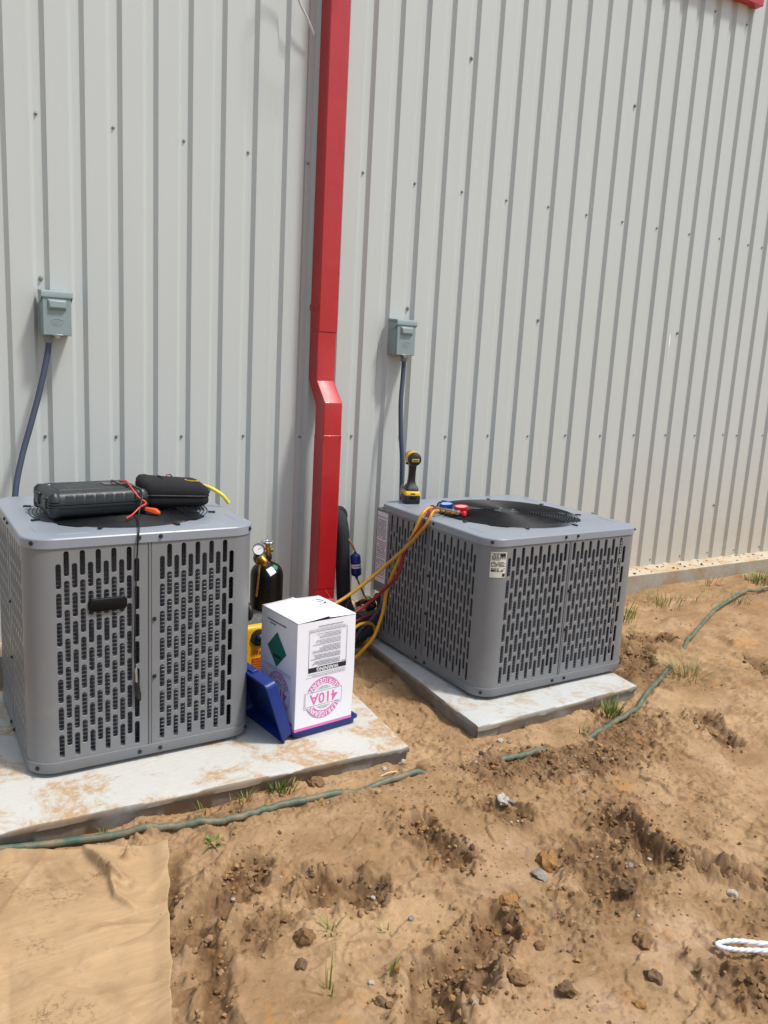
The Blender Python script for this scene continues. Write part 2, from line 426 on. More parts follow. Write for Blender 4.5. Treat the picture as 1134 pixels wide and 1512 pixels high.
def ground(x, y, full=False):
    x = np.asarray(x, float); y = np.asarray(y, float)
    z = -.157+.06*sstep(2.9, 4.2, x)*sstep(-1.5, -.35, y)-.014*sstep(-1.6, -2.9, y)-.02*sstep(1.9, 2.5, x)*sstep(-.9, -1.6, y)*(1-sstep(3., 4., x))
    z = z+.020*fbm(x*1.1+3, y*1.1, 3, 5)+.006*fbm(x*5, y*5, 3, 11)
    wet = np.zeros_like(x); dis = np.zeros_like(x)
    fine = fbm(x*34, y*34, 4, 23)
    wob = fbm(x*14, y*14, 4, 41); wob2 = fbm(x*40, y*40, 3, 43)
    jx, jy = x+.008*wob2, y+.008*wob
    d1, v1 = worley(jx*24, jy*24, 7); d2, v2 = worley(jx*62, jy*62, 8)
    for (cx, cy, rx, ry, an, am) in CHURN:
        c, s = math.cos(R(an)), math.sin(R(an)); u = ((x-cx)*c+(y-cy)*s)/rx; v = (-(x-cx)*s+(y-cy)*c)/ry
        dis = np.maximum(dis, sstep(1.15, .5, np.sqrt(u*u+v*v)+wob*.35)*am)
    for (cx, cy, an, L, W, D) in PRINTS:
        c, s = math.cos(R(an)), math.sin(R(an)); u = (x-cx)*c+(y-cy)*s; v = -(x-cx)*s+(y-cy)*c
        waist = W/2*(1-.14*np.cos(u/L*2*np.pi))
        d = np.hypot(np.maximum(np.abs(u)-L/2+W/2, 0), v*(W/2)/waist)-W/2
        d = d+wob*.020
        hole = sstep(.010, -.020, d)
        z = z-D*hole*(.72+.35*sstep(0, -.06, d))+hole*.0022*np.sin(u*190+wob*3)*sstep(0, -.03, d)
        rim = np.exp(-((d-.022)/.018)**2)
        z = z+rim*(.004+.026*np.clip(wob+.25, -.1, 1))*(1-hole)
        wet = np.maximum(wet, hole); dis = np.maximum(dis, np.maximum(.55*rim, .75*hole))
    # broken little ledges where the crust slid
    f1 = fbm(x*2.6+7, y*2.6, 4, 15); f2 = fbm(x*4.5-3, y*4.5+2, 4, 16); msk = sstep(-.15, .35, fbm(x*1.7, y*1.7, 2, 18))
    z = z+msk*(.010*sstep(-.02, .02, f1+.02*wob2)-.009*sstep(.09, .13, f2+.03*wob2))
    edge = msk*(np.exp(-((f1+.03*wob2)/.04)**2)+np.exp(-((f2-.1+.04*wob2)/.04)**2))
    dis = np.maximum(dis, .6*np.clip(edge, 0, 1)*sstep(-.2, .3, wob))
    # trampled clay: humps with sharp creases between them, warped
    wx, wy = x+.035*fbm(x*7, y*7, 3, 71), y+.035*fbm(x*7+9, y*7, 3, 72)
    bil = 0; am = 1.
    for i in range(5):
        bil = bil+am*np.abs(pn(wx*7*2**i+i*5.1, wy*7*2**i-i*2.7, 80+i)); am *= .60
    tr = sstep(-.25, .45, fbm(x*1.9+4, y*1.9, 3, 77))
    amt = np.clip(.14+.66*tr+.7*dis, 0, 1.2)
    z = z+amt*.034*(bil-.6)+.0012*fine+.0007*fbm(x*110, y*110, 2, 51)
    # clods and crumbs
    drift = sstep(-.05, .45, fbm(x*3.1, y*3.1, 3, 62))
    p1 = sstep(.62, .26, d1+.2*wob2)*(v1 < .03+.45*dis); p2 = sstep(.55, .22, d2+.2*wob2)*(v2 < .08+.26*drift+.45*dis)
    z = z+.013*p1*(.4+1.2*v1)+.0058*p2*(.4+v2*2)
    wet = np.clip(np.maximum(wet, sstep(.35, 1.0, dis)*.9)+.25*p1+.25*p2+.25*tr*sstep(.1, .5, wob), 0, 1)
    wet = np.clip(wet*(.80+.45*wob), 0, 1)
    tu = (x-.092)*-.9207+(y+1.588)*.3903; tv = (x-.092)*-.26+(y+1.588)*-.9656
    trench = np.exp(-((tu+.028+.012*wob)/.026)**2)*sstep(-.02, .06, tv)*sstep(1.0, .9, tv)
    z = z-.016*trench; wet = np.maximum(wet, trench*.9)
    z = np.where(y > -.15, np.minimum(z, -.10), z)
    pu = (x-.092)*-.9207+(y+1.588)*.3903; pv = (x-.092)*-.26+(y+1.588)*-.9656   # pressed flat under the paper sheet
    z = z-.022*sstep(.0, .03, pu)*sstep(.0, .03, pv)*sstep(1.0, .95, pv)*sstep(.95, .9, pu)
    return (z, wet) if full else z
def gz(x, y): return float(ground(np.array([x]), np.array([y]))[0])

def lines(fine0, fine1, step, lo, hi, g0, g1):
    a = list(np.arange(fine0, fine1, step)); s = step; p = fine0
    left = []
    while p > lo: s *= g0; p -= s; left.append(p)
    s = step; p = a[-1]; right = []
    while p < hi: s *= (g1 if p < fine1+4 else 1.15); p += s; right.append(p)
    return np.array(left[::-1]+a+right)
gx = lines(-.12, 2.0, .0042, -60, 70, 1.03, 1.009); gy = lines(-2.9, -1.4, .0042, -70, .25, 1.06, 1.009)
gy = gy[gy < .12]
X, Y = np.meshgrid(gx, gy); Z, WET = ground(X, Y, True)
nx, ny = len(gx), len(gy)
idx = np.arange(nx*ny).reshape(ny, nx)
quads = np.stack([idx[:-1, :-1], idx[:-1, 1:], idx[1:, 1:], idx[1:, :-1]], -1).reshape(-1, 4)
me = bpy.data.meshes.new('ground')
me.vertices.add(nx*ny); me.vertices.foreach_set('co', np.stack([X, Y, Z], -1).astype(np.float32).ravel())
me.loops.add(quads.size); me.loops.foreach_set('vertex_index', quads.astype(np.int32).ravel())
me.polygons.add(len(quads)); me.polygons.foreach_set('loop_start', (np.arange(len(quads))*4).astype(np.int32))
me.polygons.foreach_set('use_smooth', np.ones(len(quads), bool)); me.update(calc_edges=True)
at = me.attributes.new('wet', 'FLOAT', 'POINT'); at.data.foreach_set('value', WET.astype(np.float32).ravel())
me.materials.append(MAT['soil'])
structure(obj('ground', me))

# ------------------------------------------------------------------ building
TOPZ = 4.7
bld = thing('metal_building', 'light grey ribbed metal building behind the two outdoor units', 'building')
PER = .1524; FL = .0157; SL = .0173; DEP = .019
def wall_profile(x0, nrib):
    """(x, y) of nrib ribs, starting where a wide flat begins"""
    pts = []
    for i in range(nrib):
        b = x0+i*PER
        pts += [(b, 0), (b+PER-2*(FL+SL), 0), (b+PER-2*FL-SL, DEP), (b+PER-SL, DEP)]
    pts.append((x0+nrib*PER, 0)); return pts
pm = MB(); pr = wall_profile(0, 6)
vs = [(x, y, z) for z in (0., 1.2, 2.4, 3.6, TOPZ) for x, y in pr]; n = len(pr)
pm.add(vs, [(j*n+i, j*n+i+1, (j+1)*n+i+1, (j+1)*n+i) for j in range(4) for i in range(n-1)])
panel_me = pm.mesh('wall_panel', 'wall')
X0 = FL+SL
for i in range(-5, 13):
    o = obj('wall_panel', panel_me, bld, loc=(X0+i*6*PER, .0008*(i % 2), 0))
core = MB(); core.box((3.2, 4.05, 2.2), (16.4, 8.0, 4.98)); core.build('building_shell', 'wall', bld)
fd = MB()
prof = [(.10, .006), (-.135, -.005), (-.147, -.010), (-.150, -.022), (-.150, -.45), (.10, -.45)]
xs = np.arange(-5, 11.7, .12); rings = []
for x in xs:
    w = float(pn(np.array([x*1.3]), np.array([.5]), 3)[0])*.006
    rings.append([(x, y+(w if y < 0 else 0), z+(w*.3 if z > -.1 else 0)) for y, z in prof])
fd.loft(rings); fd.build('foundation_ledge', 'ledge_concrete', bld, smooth=40)
sm = MB(); sm.cur = 1; sm.lathe([(.0095, 0), (.0095, .0025)], 12, axis=(0, -1, 0)); sm.cur = 0
sm.lathe([(.0085, .0025), (.0075, .004), (.0055, .0042)], 12, axis=(0, -1, 0)); sm.lathe([(.0052, .004), (.0052, .0095), (.003, .0105)], 6, axis=(0, -1, 0))
screw_me = sm.mesh('screw', ['screw_metal', 'washer_rubber'], 30)
for zz, step, off in ((.04, 1, 0), (.9144, 1, 0), (2.237, 1, 0), (3.56, 1, 0)):
    for k in range(-4, 25):
        x = k*.3048
        if k > 15 and zz > .5: x -= PER
        o = obj('screw', screw_me, bld, loc=(x+rng.uniform(-.004, .004), DEP-.001, zz+rng.uniform(-.004, .004))); o.scale = (.72, .72, .72)
for k, zz in ((0, 1.585), (6, 1.60), (9, 1.60), (13, 1.60), (7, 2.90), (11, 2.9), (11, .40), (15, .40), (3, 3.0)):
    obj('screw', screw_me, bld, loc=(k*.3048, DEP-.001, zz))
# red framed window high on the wall
win = MB()
wx0, wx1, wz0, wz1 = 3.05, 4.315, 3.655, 4.45
for c, d in (((wx0/2+wx1/2, -.025, wz0+.0225), (wx1-wx0, .06, .045)), ((wx0/2+wx1/2, -.025, wz1-.0225), (wx1-wx0, .06, .045)), ((wx0+.0225, -.025, wz0/2+wz1/2), (.045, .0596, wz1-wz0-.09)), ((wx1-.0225, -.025, wz0/2+wz1/2), (.045, .0596, wz1-wz0-.09))):
    win.box(c, d)
w = win.build('window', 'red', bld, bevel=.002)
q = MB(); q.box((wx0/2+wx1/2, .004, wz0+.07), (wx1-wx0-.092, .03, .05)); q.box((wx0/2+wx1/2, .004, wz1-.07), (wx1-wx0-.092, .03, .05)); q.build('sash', 'window_white', w, bevel=.002)
q = MB(); q.box((wx0/2+wx1/2, .008, wz0/2+wz1/2), (wx1-wx0-.094, .006, wz1-wz0-.19)); q.build('pane', 'glass', w)
st = MB(); st.add([(3.866, -.0018, 1.585), (3.872, -.0018, 1.59), (3.879, -.0018, 1.57), (3.880, -.0018, 1.53), (3.876, -.0018, 1.50), (3.8745, -.0018, 1.36), (3.8725, -.0018, 1.36), (3.870, -.0018, 1.50), (3.865, -.0018, 1.54)], [tuple(range(9))])
st.build('drip_mark', 'stain_white', bld)

# ------------------------------------------------------------------ downspout
ds = thing('downspout', 'red square metal downspout with an offset running down the grey wall', 'downspout', (1.298, 0, 0))
def duct(rings): m = MB(); m.loft(rings); return m
def dring(y0, y1, z0, z1=None, w=.104):   # back edge (y0,z0) and front edge (y1,z1)
    z1 = z0 if z1 is None else z1
    return [(-w/2, y1, z1), (w/2, y1, z1), (w/2, y0, z0), (-w/2, y0, z0)]
duct([dring(-.004, -.104, 1.44), dring(-.004, -.104, TOPZ)]).build('upper_pipe', 'red', ds, bevel=.006, seg=2)
duct([dring(-.002, -.101, 1.465, w=.1), dring(-.001, -.1, 1.212, 1.205, w=.098), dring(-.098, -.2, 1.085, 1.102, w=.098), dring(-.1, -.2, .93, w=.1)]).build('offset_elbow', 'red', ds, bevel=.004)
duct([dring(-.098, -.202, .15), dring(-.098, -.202, .945)]).build('lower_pipe', 'red', ds, bevel=.006)
duct([dring(-.099, -.2, .165, w=.1), dring(-.1, -.2, .09, .10, w=.1), dring(-.20, -.30, -.045, .025, w=.1)]).build('outlet_shoe', 'red', ds, bevel=.004)
b = MB(); b.box((-.0545, -.05, 1.56), (.004, .09, .03)); b.box((-.058, -.05, 1.56), (.004, .012, .012)); b.build('strap', 'red', ds, bevel=.001)
for sx in (-.045, .045): obj('rivet', sm.mesh('rivet', ['red', 'red'], 30), ds, loc=(sx, -.2035, .935)).scale = (.45, .6, .45)

# ------------------------------------------------------------------ hanging cable end
cb = MB(); path = spline([(1.20, -.035, 2.785), (1.165, -.045, 2.835), (1.11, -.055, 2.905), (1.05, -.08, 3.03), (1.03, -.16, 3.17), (1.10, -.25, 3.2), (1.22, -.27, 3.12), (1.36, -.2, 3.2), (1.42, -.06, 3.5), (1.42, -.02, 4.3), (1.42, .01, 4.6)], 10)
cb.tube(path, .0055, 8); tag(cb.build('hanging_cable', 'cable_grey', smooth=60), 'pale grey cable end dangling on the wall left of the red downspout', 'cable')

# ------------------------------------------------------------------ disconnect boxes and conduits
def disconnect(x, label):
    t = thing('disconnect_box', label, 'electrical box', (x, -.0015, 1.352), group='electrical disconnect boxes on the wall')
    W, H, D = .116, .172, .082
    m = MB(); m.box((0, -D/2, H/2), (W, D, H)); m.build('body', 'box_paint', t, bevel=.003)
    m = MB(); m.loft([[(-W/2-.004, y, z) for y, z in ((0, H+.001), (0, H+.016), (-D-.012, H+.010), (-D-.016, H+.002), (-D-.016, H-.018), (-D-.0125, H-.018), (-D-.0125, H+.001))], [(W/2+.004, y, z) for y, z in ((0, H+.001), (0, H+.016), (-D-.012, H+.010), (-D-.016, H+.002), (-D-.016, H-.018), (-D-.0125, H-.018), (-D-.0125, H+.001))]])
    m.build('hood', 'box_paint', t, bevel=.0015)
    for s in (-1, 1):
        m = MB(); m.loft([[(s*(W/2+.0015), y, z) for y, z in ((-.012, H-.001), (-D-.012, H-.001), (-D-.012, H-.02), (-D*.75, H-.038), (-D*.3, H-.038), (-.012, H-.02))], [(s*(W/2+.0038), y, z) for y, z in ((-.012, H-.001), (-D-.012, H-.001), (-D-.012, H-.02), (-D*.75, H-.038), (-D*.3, H-.038), (-.012, H-.02))]]); m.build('hinge_ear', 'box_paint', t)
    c = MB(); c.box((0, -D-.006, H/2-.004), (W-.004, .010, H-.010)); cv = c.build('cover', 'box_paint', t, bevel=.002)
    c = MB(); z0, z1, y = H*.60, H*.86, -D-.011
    c.loft([[(-.038, y, z0), (.038, y, z0), (.038, y, z1), (-.038, y, z1)], [(-.030, y-.014, z0+.010), (.030, y-.014, z0+.010), (.032, y-.012, z1-.008), (-.032, y-.012, z1-.008)]], cap0=False)
    c.build('raised_pull', 'box_paint', cv, bevel=.003)
    c = MB(); c.tube([(.024*math.cos(a), -D-.0112, H*.33+.011*math.sin(a)) for a in np.linspace(0, 2*math.pi, 25)[:-1]], .0012, 5, closed=True)
    for k in range(3): c.box((-.009+.009*k, -D-.0112, H*.33), (.005, .0016, .009))
    for k in range(4): c.box((-.0135+.009*k, -D-.0112, H*.23), (.005, .0016, .0035))
    c.build('embossed_mark', 'box_paint', cv)
    c = MB(); c.box((0, -D-.006, .002), (.042, .014, .006)); c.box((0, -D-.011, -.006), (.02, .003, .012)); c.build('hasp', 'screw_metal', cv, bevel=.001)
    c = MB(); c.lathe([(.021, 0), (.021, -.012), (.018, -.013), (.018, -.03), (.0155, -.032)], 8, (-.028 if x < 1 else .022, -.045, 0)); c.build('connector', 'connector_grey', t, smooth=30)
    return t
disconnect(.045, 'grey-green electrical disconnect box above the left unit')
disconnect(1.762, 'grey-green electrical disconnect box above the drill')
def conduit(pts, label):
    m = MB(); p = spline(pts, 10); m.tube(p, .0125, 14)
    tag(m.build('flexible_conduit', 'conduit_grey', smooth=60), label, 'conduit', 'flexible conduits below the electrical boxes')
conduit([(.017, -.047, 1.345), (.015, -.05, 1.31), (.002, -.058, 1.24), (-.028, -.075, 1.12), (-.068, -.10, .986), (-.112, -.13, .845), (-.145, -.17, .70), (-.155, -.22, .52), (-.13, -.28, .42), (-.1, -.33, .40)], 'slate grey flexible conduit dropping behind the left unit')
conduit([(1.784, -.047, 1.345), (1.783, -.05, 1.31), (1.776, -.06, 1.23), (1.757, -.085, 1.105), (1.752, -.11, .95), (1.757, -.13, .806), (1.763, -.14, .60), (1.77, -.18, .42), (1.78, -.26, .34), (1.78, -.35, .33)], 'slate grey flexible conduit running down behind the drill')

# ------------------------------------------------------------------ concrete pads
def pad(name, quad, zt, zb, mat, label, lip=1.0):
    """quad of corners counter-clockwise from front left; rounded trowelled edge, uneven outline"""
    c = Vector((sum(p[0] for p in quad)/4, sum(p[1] for p in quad)/4, 0)); out = []
    for i in range(4):
        a, b = Vector(quad[i]).to_2d(), Vector(quad[(i+1) % 4]).to_2d(); n = int((b-a).length/.02)
        for k in range(n): out.append(a.lerp(b, k/n))
    N = len(out)
    def ring(inset, z, amp, sd):
        r = []
        for i, p in enumerate(out):
            t = (out[(i+1) % N]-out[i-1]).normalized(); nn = Vector((t.y, -t.x))
            j = float(pn(np.array([p.x*6]), np.array([p.y*6]), sd)[0])*amp+float(pn(np.array([p.x*40]), np.array([p.y*40]), sd+1)[0])*amp*.3
            q = p-nn*(inset+j); r.append((q.x, q.y, z+j*.4))
        return r
    m = MB(); m.loft([ring(.03, zb, .004, 9), ring(.012, zb+.03, .010, 8), ring(.008, zt-.03, .008, 6), ring(.0, zt-.022, .004, 5), ring(.0, zt-.009, .0025, 4), ring(.004, zt-.002, .002, 4), ring(.016, zt, .001, 4)])
    return tag(m.build(name, mat, smooth=50), label, 'concrete pad', 'concrete equipment pads')
PZ = -.095
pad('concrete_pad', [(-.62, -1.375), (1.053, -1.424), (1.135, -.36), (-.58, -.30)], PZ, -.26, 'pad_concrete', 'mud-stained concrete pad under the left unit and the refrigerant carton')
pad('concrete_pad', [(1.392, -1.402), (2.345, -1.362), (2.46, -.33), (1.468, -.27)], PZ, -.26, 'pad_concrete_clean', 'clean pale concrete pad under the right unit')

# ------------------------------------------------------------------ outdoor units
def make_unit(label, loc, rz, S, H, ncol, pitch, xin, nrow, fanR):
    t = thing('air_conditioner', label, 'air conditioner', loc, rz, 'outdoor condenser units')
    r = .0875; a = S/2-r; zb, zt = .034, H-.030; th = .0045
    def Q(q, dep=0.):
        """point at arc length q of a quarter from mid front to mid right, dep inward"""
        L = math.pi*r/2
        if q <= a: return (q, -S/2+dep)
        if q <= a+L:
            an = (q-a)/r-math.pi/2; return (a+(r-dep)*math.cos(an), -a+(r-dep)*math.sin(an))
        return (S/2-dep, -a+(q-a-L))
    m = MB(); L = math.pi*r/2; QT = 2*a+L
    def patch(q0, q1, z0, z1, n=1):
        qs = [q0+(q1-q0)*i/n for i in range(n+1)]
        m.add([(*Q(q), z) for z in (z0, z1) for q in qs], [(i, i+1, n+2+i, n+1+i) for i in range(n)])
    slotw, gap = pitch*.64, .0135
    zone = zt-zb-.0146-.055; per = (zone+gap)/nrow; sl = per-gap
    hw, hl = pitch/2, per/2
    ca = math.atan2(hl-(sl/2-slotw/2), hw)
    angs = sorted({0., R(22), R(45), ca, R(90), math.pi-ca, R(135), R(158), math.pi})
    inner = []; outer = []
    for sg in (0, 1):
        for an in angs:
            A = an+sg*math.pi; c, s = math.cos(A), math.sin(A); cy = (sl/2-slotw/2)*(1 if sg == 0 else -1)
            inner.append((c, s, cy)); tt = min(hw/max(abs(c), 1e-6), (hl-abs(cy))/max(abs(s), 1e-6)); outer.append((c*tt, cy+s*tt))
    N = len(inner); rw = slotw/2
    def cell(qc, zc):
        vs = [(*Q(qc+x), zc+y) for x, y in outer]
        for rr_, dp in ((rw+.0009, 0.), (rw, .0012), (rw-.0002, th)):
            vs += [(*Q(qc+rr_*c, dp), zc+cy+rr_*s) for c, s, cy in inner]
        m.add(vs, [(k*N+i, k*N+(i+1) % N, (k+1)*N+(i+1) % N, (k+1)*N+i) for k in range(3) for i in range(N)])
    g0 = .0075; xout = xin+(ncol-1)*pitch
    for mir in (0, 1):
        f = (lambda q: q) if not mir else (lambda q: QT-q)
        def pt(q0, q1, z0, z1, n=1):
            A, B = sorted((f(q0), f(q1))); patch(A, B, z0, z1, n)
        pt(g0, xin-hw, zb, zt); pt(xout+hw, a, zb, zt)
        for i in range(ncol):
            xc = xout-i*pitch; low = (i % 2 == 0)
            z0 = zb+.0146 if low else zb+.055
            z0 -= gap/2
            pt(xc-hw, xc+hw, zb, z0); pt(xc-hw, xc+hw, z0+nrow*per, zt)
            for k in range(nrow): cell(f(xc), z0+(k+.5)*per)
    patch(a, a+L, zb, zt, 14)
    for q in (g0, QT-g0):   # folded edge at the seam
        m.add([(*Q(q), zb), (*Q(q), zt), (*Q(q, .012), zt), (*Q(q, .012), zb)], [(0, 1, 2, 3)])
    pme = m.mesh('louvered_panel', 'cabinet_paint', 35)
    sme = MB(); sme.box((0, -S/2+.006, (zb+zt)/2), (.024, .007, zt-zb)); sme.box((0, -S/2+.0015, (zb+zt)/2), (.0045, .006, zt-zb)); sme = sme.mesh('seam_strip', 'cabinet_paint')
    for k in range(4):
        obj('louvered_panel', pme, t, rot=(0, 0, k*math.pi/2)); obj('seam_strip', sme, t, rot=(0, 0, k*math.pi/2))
    full = lambda z, off: [(x, y, z) for x, y, _ in rrect(S+2*off, S+2*off, r+off, 14)]
    m = MB(); m.loft([full(0, -.012), full(0, .001), full(.003, .003), full(zb+.002, .003), full(zb+.004, -.004)], cap1=True); m.build('base_pan', 'cabinet_paint', t, smooth=40)
    for sx in (-1, 1):
        for sy in (-1, 1):
            m = MB(); m.lathe([(.022, -(loc[2]-PZ)), (.024, .002)], 12, (sx*S*.36, sy*S*.36, 0)); m.build('foot', 'rubber_black', t, smooth=40)
    # lid with round opening
    m = MB(); Nn = 4*15; ro = full(H, -.004)
    def circ(rad, z): return [(rad*math.cos(math.atan2(p[1], p[0])), rad*math.sin(math.atan2(p[1], p[0])), z) for p in ro]
    def blend(f_, z): return [(p[0]*(1-f_)+q[0]*f_, p[1]*(1-f_)+q[1]*f_, z) for p, q in zip(circ(fanR, 0), ro)]
    m.loft([full(zt-.001, -.003), full(zt-.003, .004), full(H-.005, .004), full(H-.001, .001), ro, blend(.5, H+.003), circ(fanR+.012, H+.004), circ(fanR+.003, H+.002), circ(fanR, H-.004), circ(fanR, H-.03)], cap0=False, cap1=False)
    for k in range(4):
        an = k*math.pi/2+math.pi/4
        for d_ in (-.05, .05):
            ex = math.cos(an)*S*.56-math.sin(an)*d_*1.6; ey = math.sin(an)*S*.56+math.cos(an)*d_*1.6
    for sx, sy in ((0, -1), (1, 0), (0, 1), (-1, 0)):
        for d_ in (-.30, .30):
            x, y = (d_*S, sy*S*.44) if sx == 0 else (sx*S*.44, d_*S)
            m.tube([(x-(.05 if sx == 0 else 0), y-(0 if sx == 0 else .05), H-.0005), (x+(.05 if sx == 0 else 0), y+(0 if sx == 0 else .05), H-.0005)], .004, 8)
    lid = m.build('top_cover', 'cabinet_paint_skylit', t, smooth=35)
    # fan opening
    m = MB(); m.lathe([(fanR-.001, H-.006), (fanR-.004, H-.13), (fanR+.02, H-.15)], 64, caps=False); m.build('fan_shroud', 'dark_interior', t, smooth=60)
    m = MB(); nr = int((fanR-.055)/.0125)
    dome = lambda q: H+.004+.010*(1-(q/fanR)**2)
    for i in range(nr+1):
        rr_ = .055+(fanR-.006-.055)*i/nr
        m.tube([(rr_*math.cos(x), rr_*math.sin(x), dome(rr_)) for x in np.linspace(0, 2*math.pi, 73)[:-1]], .0019, 5, closed=True)
    for k in range(8):
        an = k*math.pi/4+.35
        m.tube([(q*math.cos(an), q*math.sin(an), dome(q)-.004) for q in (.04, .12, .2, .28, fanR+.012)], .0026, 6)
        m.box(((fanR+.012)*math.cos(an), (fanR+.012)*math.sin(an), H+.006), (.026, .012, .006), rot=(0, 0, an))
    m.lathe([(.0, dome(0)+.001), (.058, dome(.05)+.001), (.060, dome(.05)-.004)], 40); gd = m.build('fan_guard', 'black_metal', t, smooth=60)
    for k in range(4):
        s_ = MB(); s_.lathe([(.008, 0), (.008, .004), (.004, .006)], 8, (.042*math.cos(k*math.pi/2), .042*math.sin(k*math.pi/2), dome(.04)+.001)); s_.build('bolt', 'screw_metal', gd, smooth=30)
    m = MB(); m.lathe([(.07, H-.2), (.07, H-.06), (.055, H-.035), (0, H-.03)], 32); fan = m.build('fan_motor', 'fan_blade', t, smooth=40)
    for k in range(3):
        m = MB(); an = k*2*math.pi/3+.5; rows = []
        for j in range(9):
            q = .065+(fanR-.085)*j/8; wd = .12+.25*j/8; row = []
            for i in range(9):
                w_ = (i/8-.5)*wd/max(q, .12)*.9; row.append((q*math.cos(an+w_), q*math.sin(an+w_), H-.085+(i/8-.5)*.07))
            rows.append(row)
        m.loft(rows, False, False, closed=False); o = m.build('blade', 'fan_blade', fan, smooth=60)
        sd = o.modifiers.new('thick', 'SOLIDIFY'); sd.thickness = .002
    # coil behind the louvres
    ins = lambda z, d: [(x, y, z) for x, y, _ in rrect(S-2*d, S-2*d, max(.03, r-d*.6), 8)]
    m = MB(); m.loft([ins(.03, .045), ins(H-.06, .045)], False, False); m.loft([ins(.03, .075), ins(H-.06, .075)], False, False); m.build('coil', 'coil', t, smooth=50)
    m = MB()
    for i in range(int((H-.10)/.0138)): m.tube(ins(.04+i*.0138, .0415), .0013, 4, closed=True)
    nv = int(S/.05)
    for i in range(nv):
        u = -S/2+.07+(S-.14)*i/(nv-1)
        for p in ((u, -S/2+.040), (u, S/2-.040), (S/2-.040, u), (-S/2+.040, u)): m.tube([(p[0], p[1], .035), (p[0], p[1], H-.06)], .0012, 4, caps=False)
    m.build('coil_guard_wire', 'coil_tube', t, smooth=60)
    m = MB(); m.box((0, 0, H-.058), (S-.10, S-.10, .004)); 
    # screws
    s_ = MB(); s_.lathe([(.0075, 0), (.0075, .0022), (.0045, .0025), (.0045, .006), (.002, .0065)], 8, axis=(0, -1, 0)); sme = s_.mesh('screw', 'screw_dark', 30)
    for k in range(4):
        M = Matrix.Rotation(k*math.pi/2, 3, 'Z')
        for x, z in ((-.036, H-.015), (.036, H-.015), (-.036, .018), (.036, .018)):
            obj('screw', sme, t, loc=M @ Vector((x, -S/2-.004, z)), rot=(0, 0, k*math.pi/2))
        for z in (H-.016, .018):
            an = -math.pi/4; d = Vector((a+(r+.004)*math.cos(an), -a+(r+.004)*math.sin(an), z)); obj('screw', sme, t, loc=M @ d, rot=(0, 0, k*math.pi/2+math.pi/4))
        for z in (H*.36, H*.62): obj('screw', sme, t, loc=M @ Vector((.016, -S/2, z)), rot=(0, 0, k*math.pi/2))
    return t, Q, a, L, QT

HL, HR = .800, .700
UL, QL, aL, LL, QTL = make_unit('grey outdoor condenser unit topped by the black case and pouch', (.153, -.733, -.078), R(1.0), .775, HL, 11, .0247, .043, 7, .322)
UR, QR, aR, LR, QTR = make_unit('grey outdoor condenser unit topped by the drill and gauges', (1.975, -.762, -.078), R(1.0), .90, HR, 14, .0246, .0258, 6, .352)
# badge plate on the left unit
m = MB(); rings = []
for off, d_ in ((0, 0), (0, -.003), (-.004, -.006)):
    rings.append([(x, -.004+d_-.004*(1-(x/.0625)**2), y*(1-.06*abs(x)/.06)) for x, y, _ in rrect(.125+2*off, .046+2*off, .014+off*.5, 6)])
m.loft(rings); m.build('badge_plate', 'badge_black', UL, smooth=50, loc=(-.139, -.3875+.002, .568))
# electrical corner cover with warning labels on the right unit
m = MB(); m.box((-.446, .400, .455), (.016, .112, .43)); m.box((-.41, .455, .455), (.088, .010, .43)); ec = m.build('electrical_cover', 'cabinet_paint', UR, bevel=.004)
def label_block(m, w, h, n, seed, cur, x0=0., z0=0., lw=.0022):
    """rows of tiny print too small to read"""
    rr = random.Random(seed); m.cur = cur
    for i in range(n):
        z = z0+h/2-(i+.5)*h/n; x = x0-w/2
        while x < x0+w/2-.004:
            l = min(rr.uniform(.004, .014), x0+w/2-x)
            if rr.random() < .9: m.add([(x, 0, z-lw/2), (x+l, 0, z-lw/2), (x+l, 0, z+lw/2), (x, 0, z+lw/2)], [(0, 1, 2, 3)])
            x += l+.003
def quad(m, x0, x1, z0, z1, y=0.): m.add([(x0, y, z0), (x1, y, z0), (x1, y, z1), (x0, y, z1)], [(0, 1, 2, 3)])
m = MB(); m.T = Matrix.Rotation(-math.pi/2, 4, 'Z')
m.cur = 0; m.box((0, .0004, 0), (.096, .0008, .36))
m.T = m.T @ Matrix.Translation((0, -.0006, 0))
for z0, z1, sd in ((.03, .155, 1), (-.04, .02, 2), (-.155, -.05, 3)):
    m.cur = 2
    for z in (z0, z1): quad(m, -.045, .045, z-.0016, z+.0016)
    label_block(m, .080, (z1-z0)*.8, max(3, int((z1-z0)/.0085)), sd, 1, 0, (z0+z1)/2, .0038)
m.build('warning_label', ['label_white', 'ink_grey', 'ink_red'], ec, loc=(-.4552, .399, .475))
# data sticker bent round the front corner of the right unit
m = MB(); m.cur = 0
def QB(q, dep):      # the quarter before mid front: rotate by -90 degrees
    x, y = QR(QTR+q, dep); return (y, -x)
q0, q1, z0, z1 = -(aR+LR*.52), -(aR+LR*.01), .533, .643
def patchS(qa, qb, za, zb_, dep, cur, n=6):
    m.cur = cur; qs = [qa+(qb-qa)*i/n for i in range(n+1)]
    m.add([(*QB(q, dep), z) for z in (za, zb_) for q in qs], [(i, i+1, n+2+i, n+1+i) for i in range(n)])
patchS(q0, q1, z0, z1, -.0008, 0)
rr = random.Random(4); w_ = q1-q0
for i in range(15):
    z = z1-.006-i*.0055
    if i in (6, 11): continue
    x = q0+.004
    while x < q1-.006:
        l = min(rr.uniform(.003, .012), q1-.004-x)
        if rr.random() < .85: patchS(x, x+l, z-.0017, z+.0017, -.0011, 1, 1)
        x += l+.002
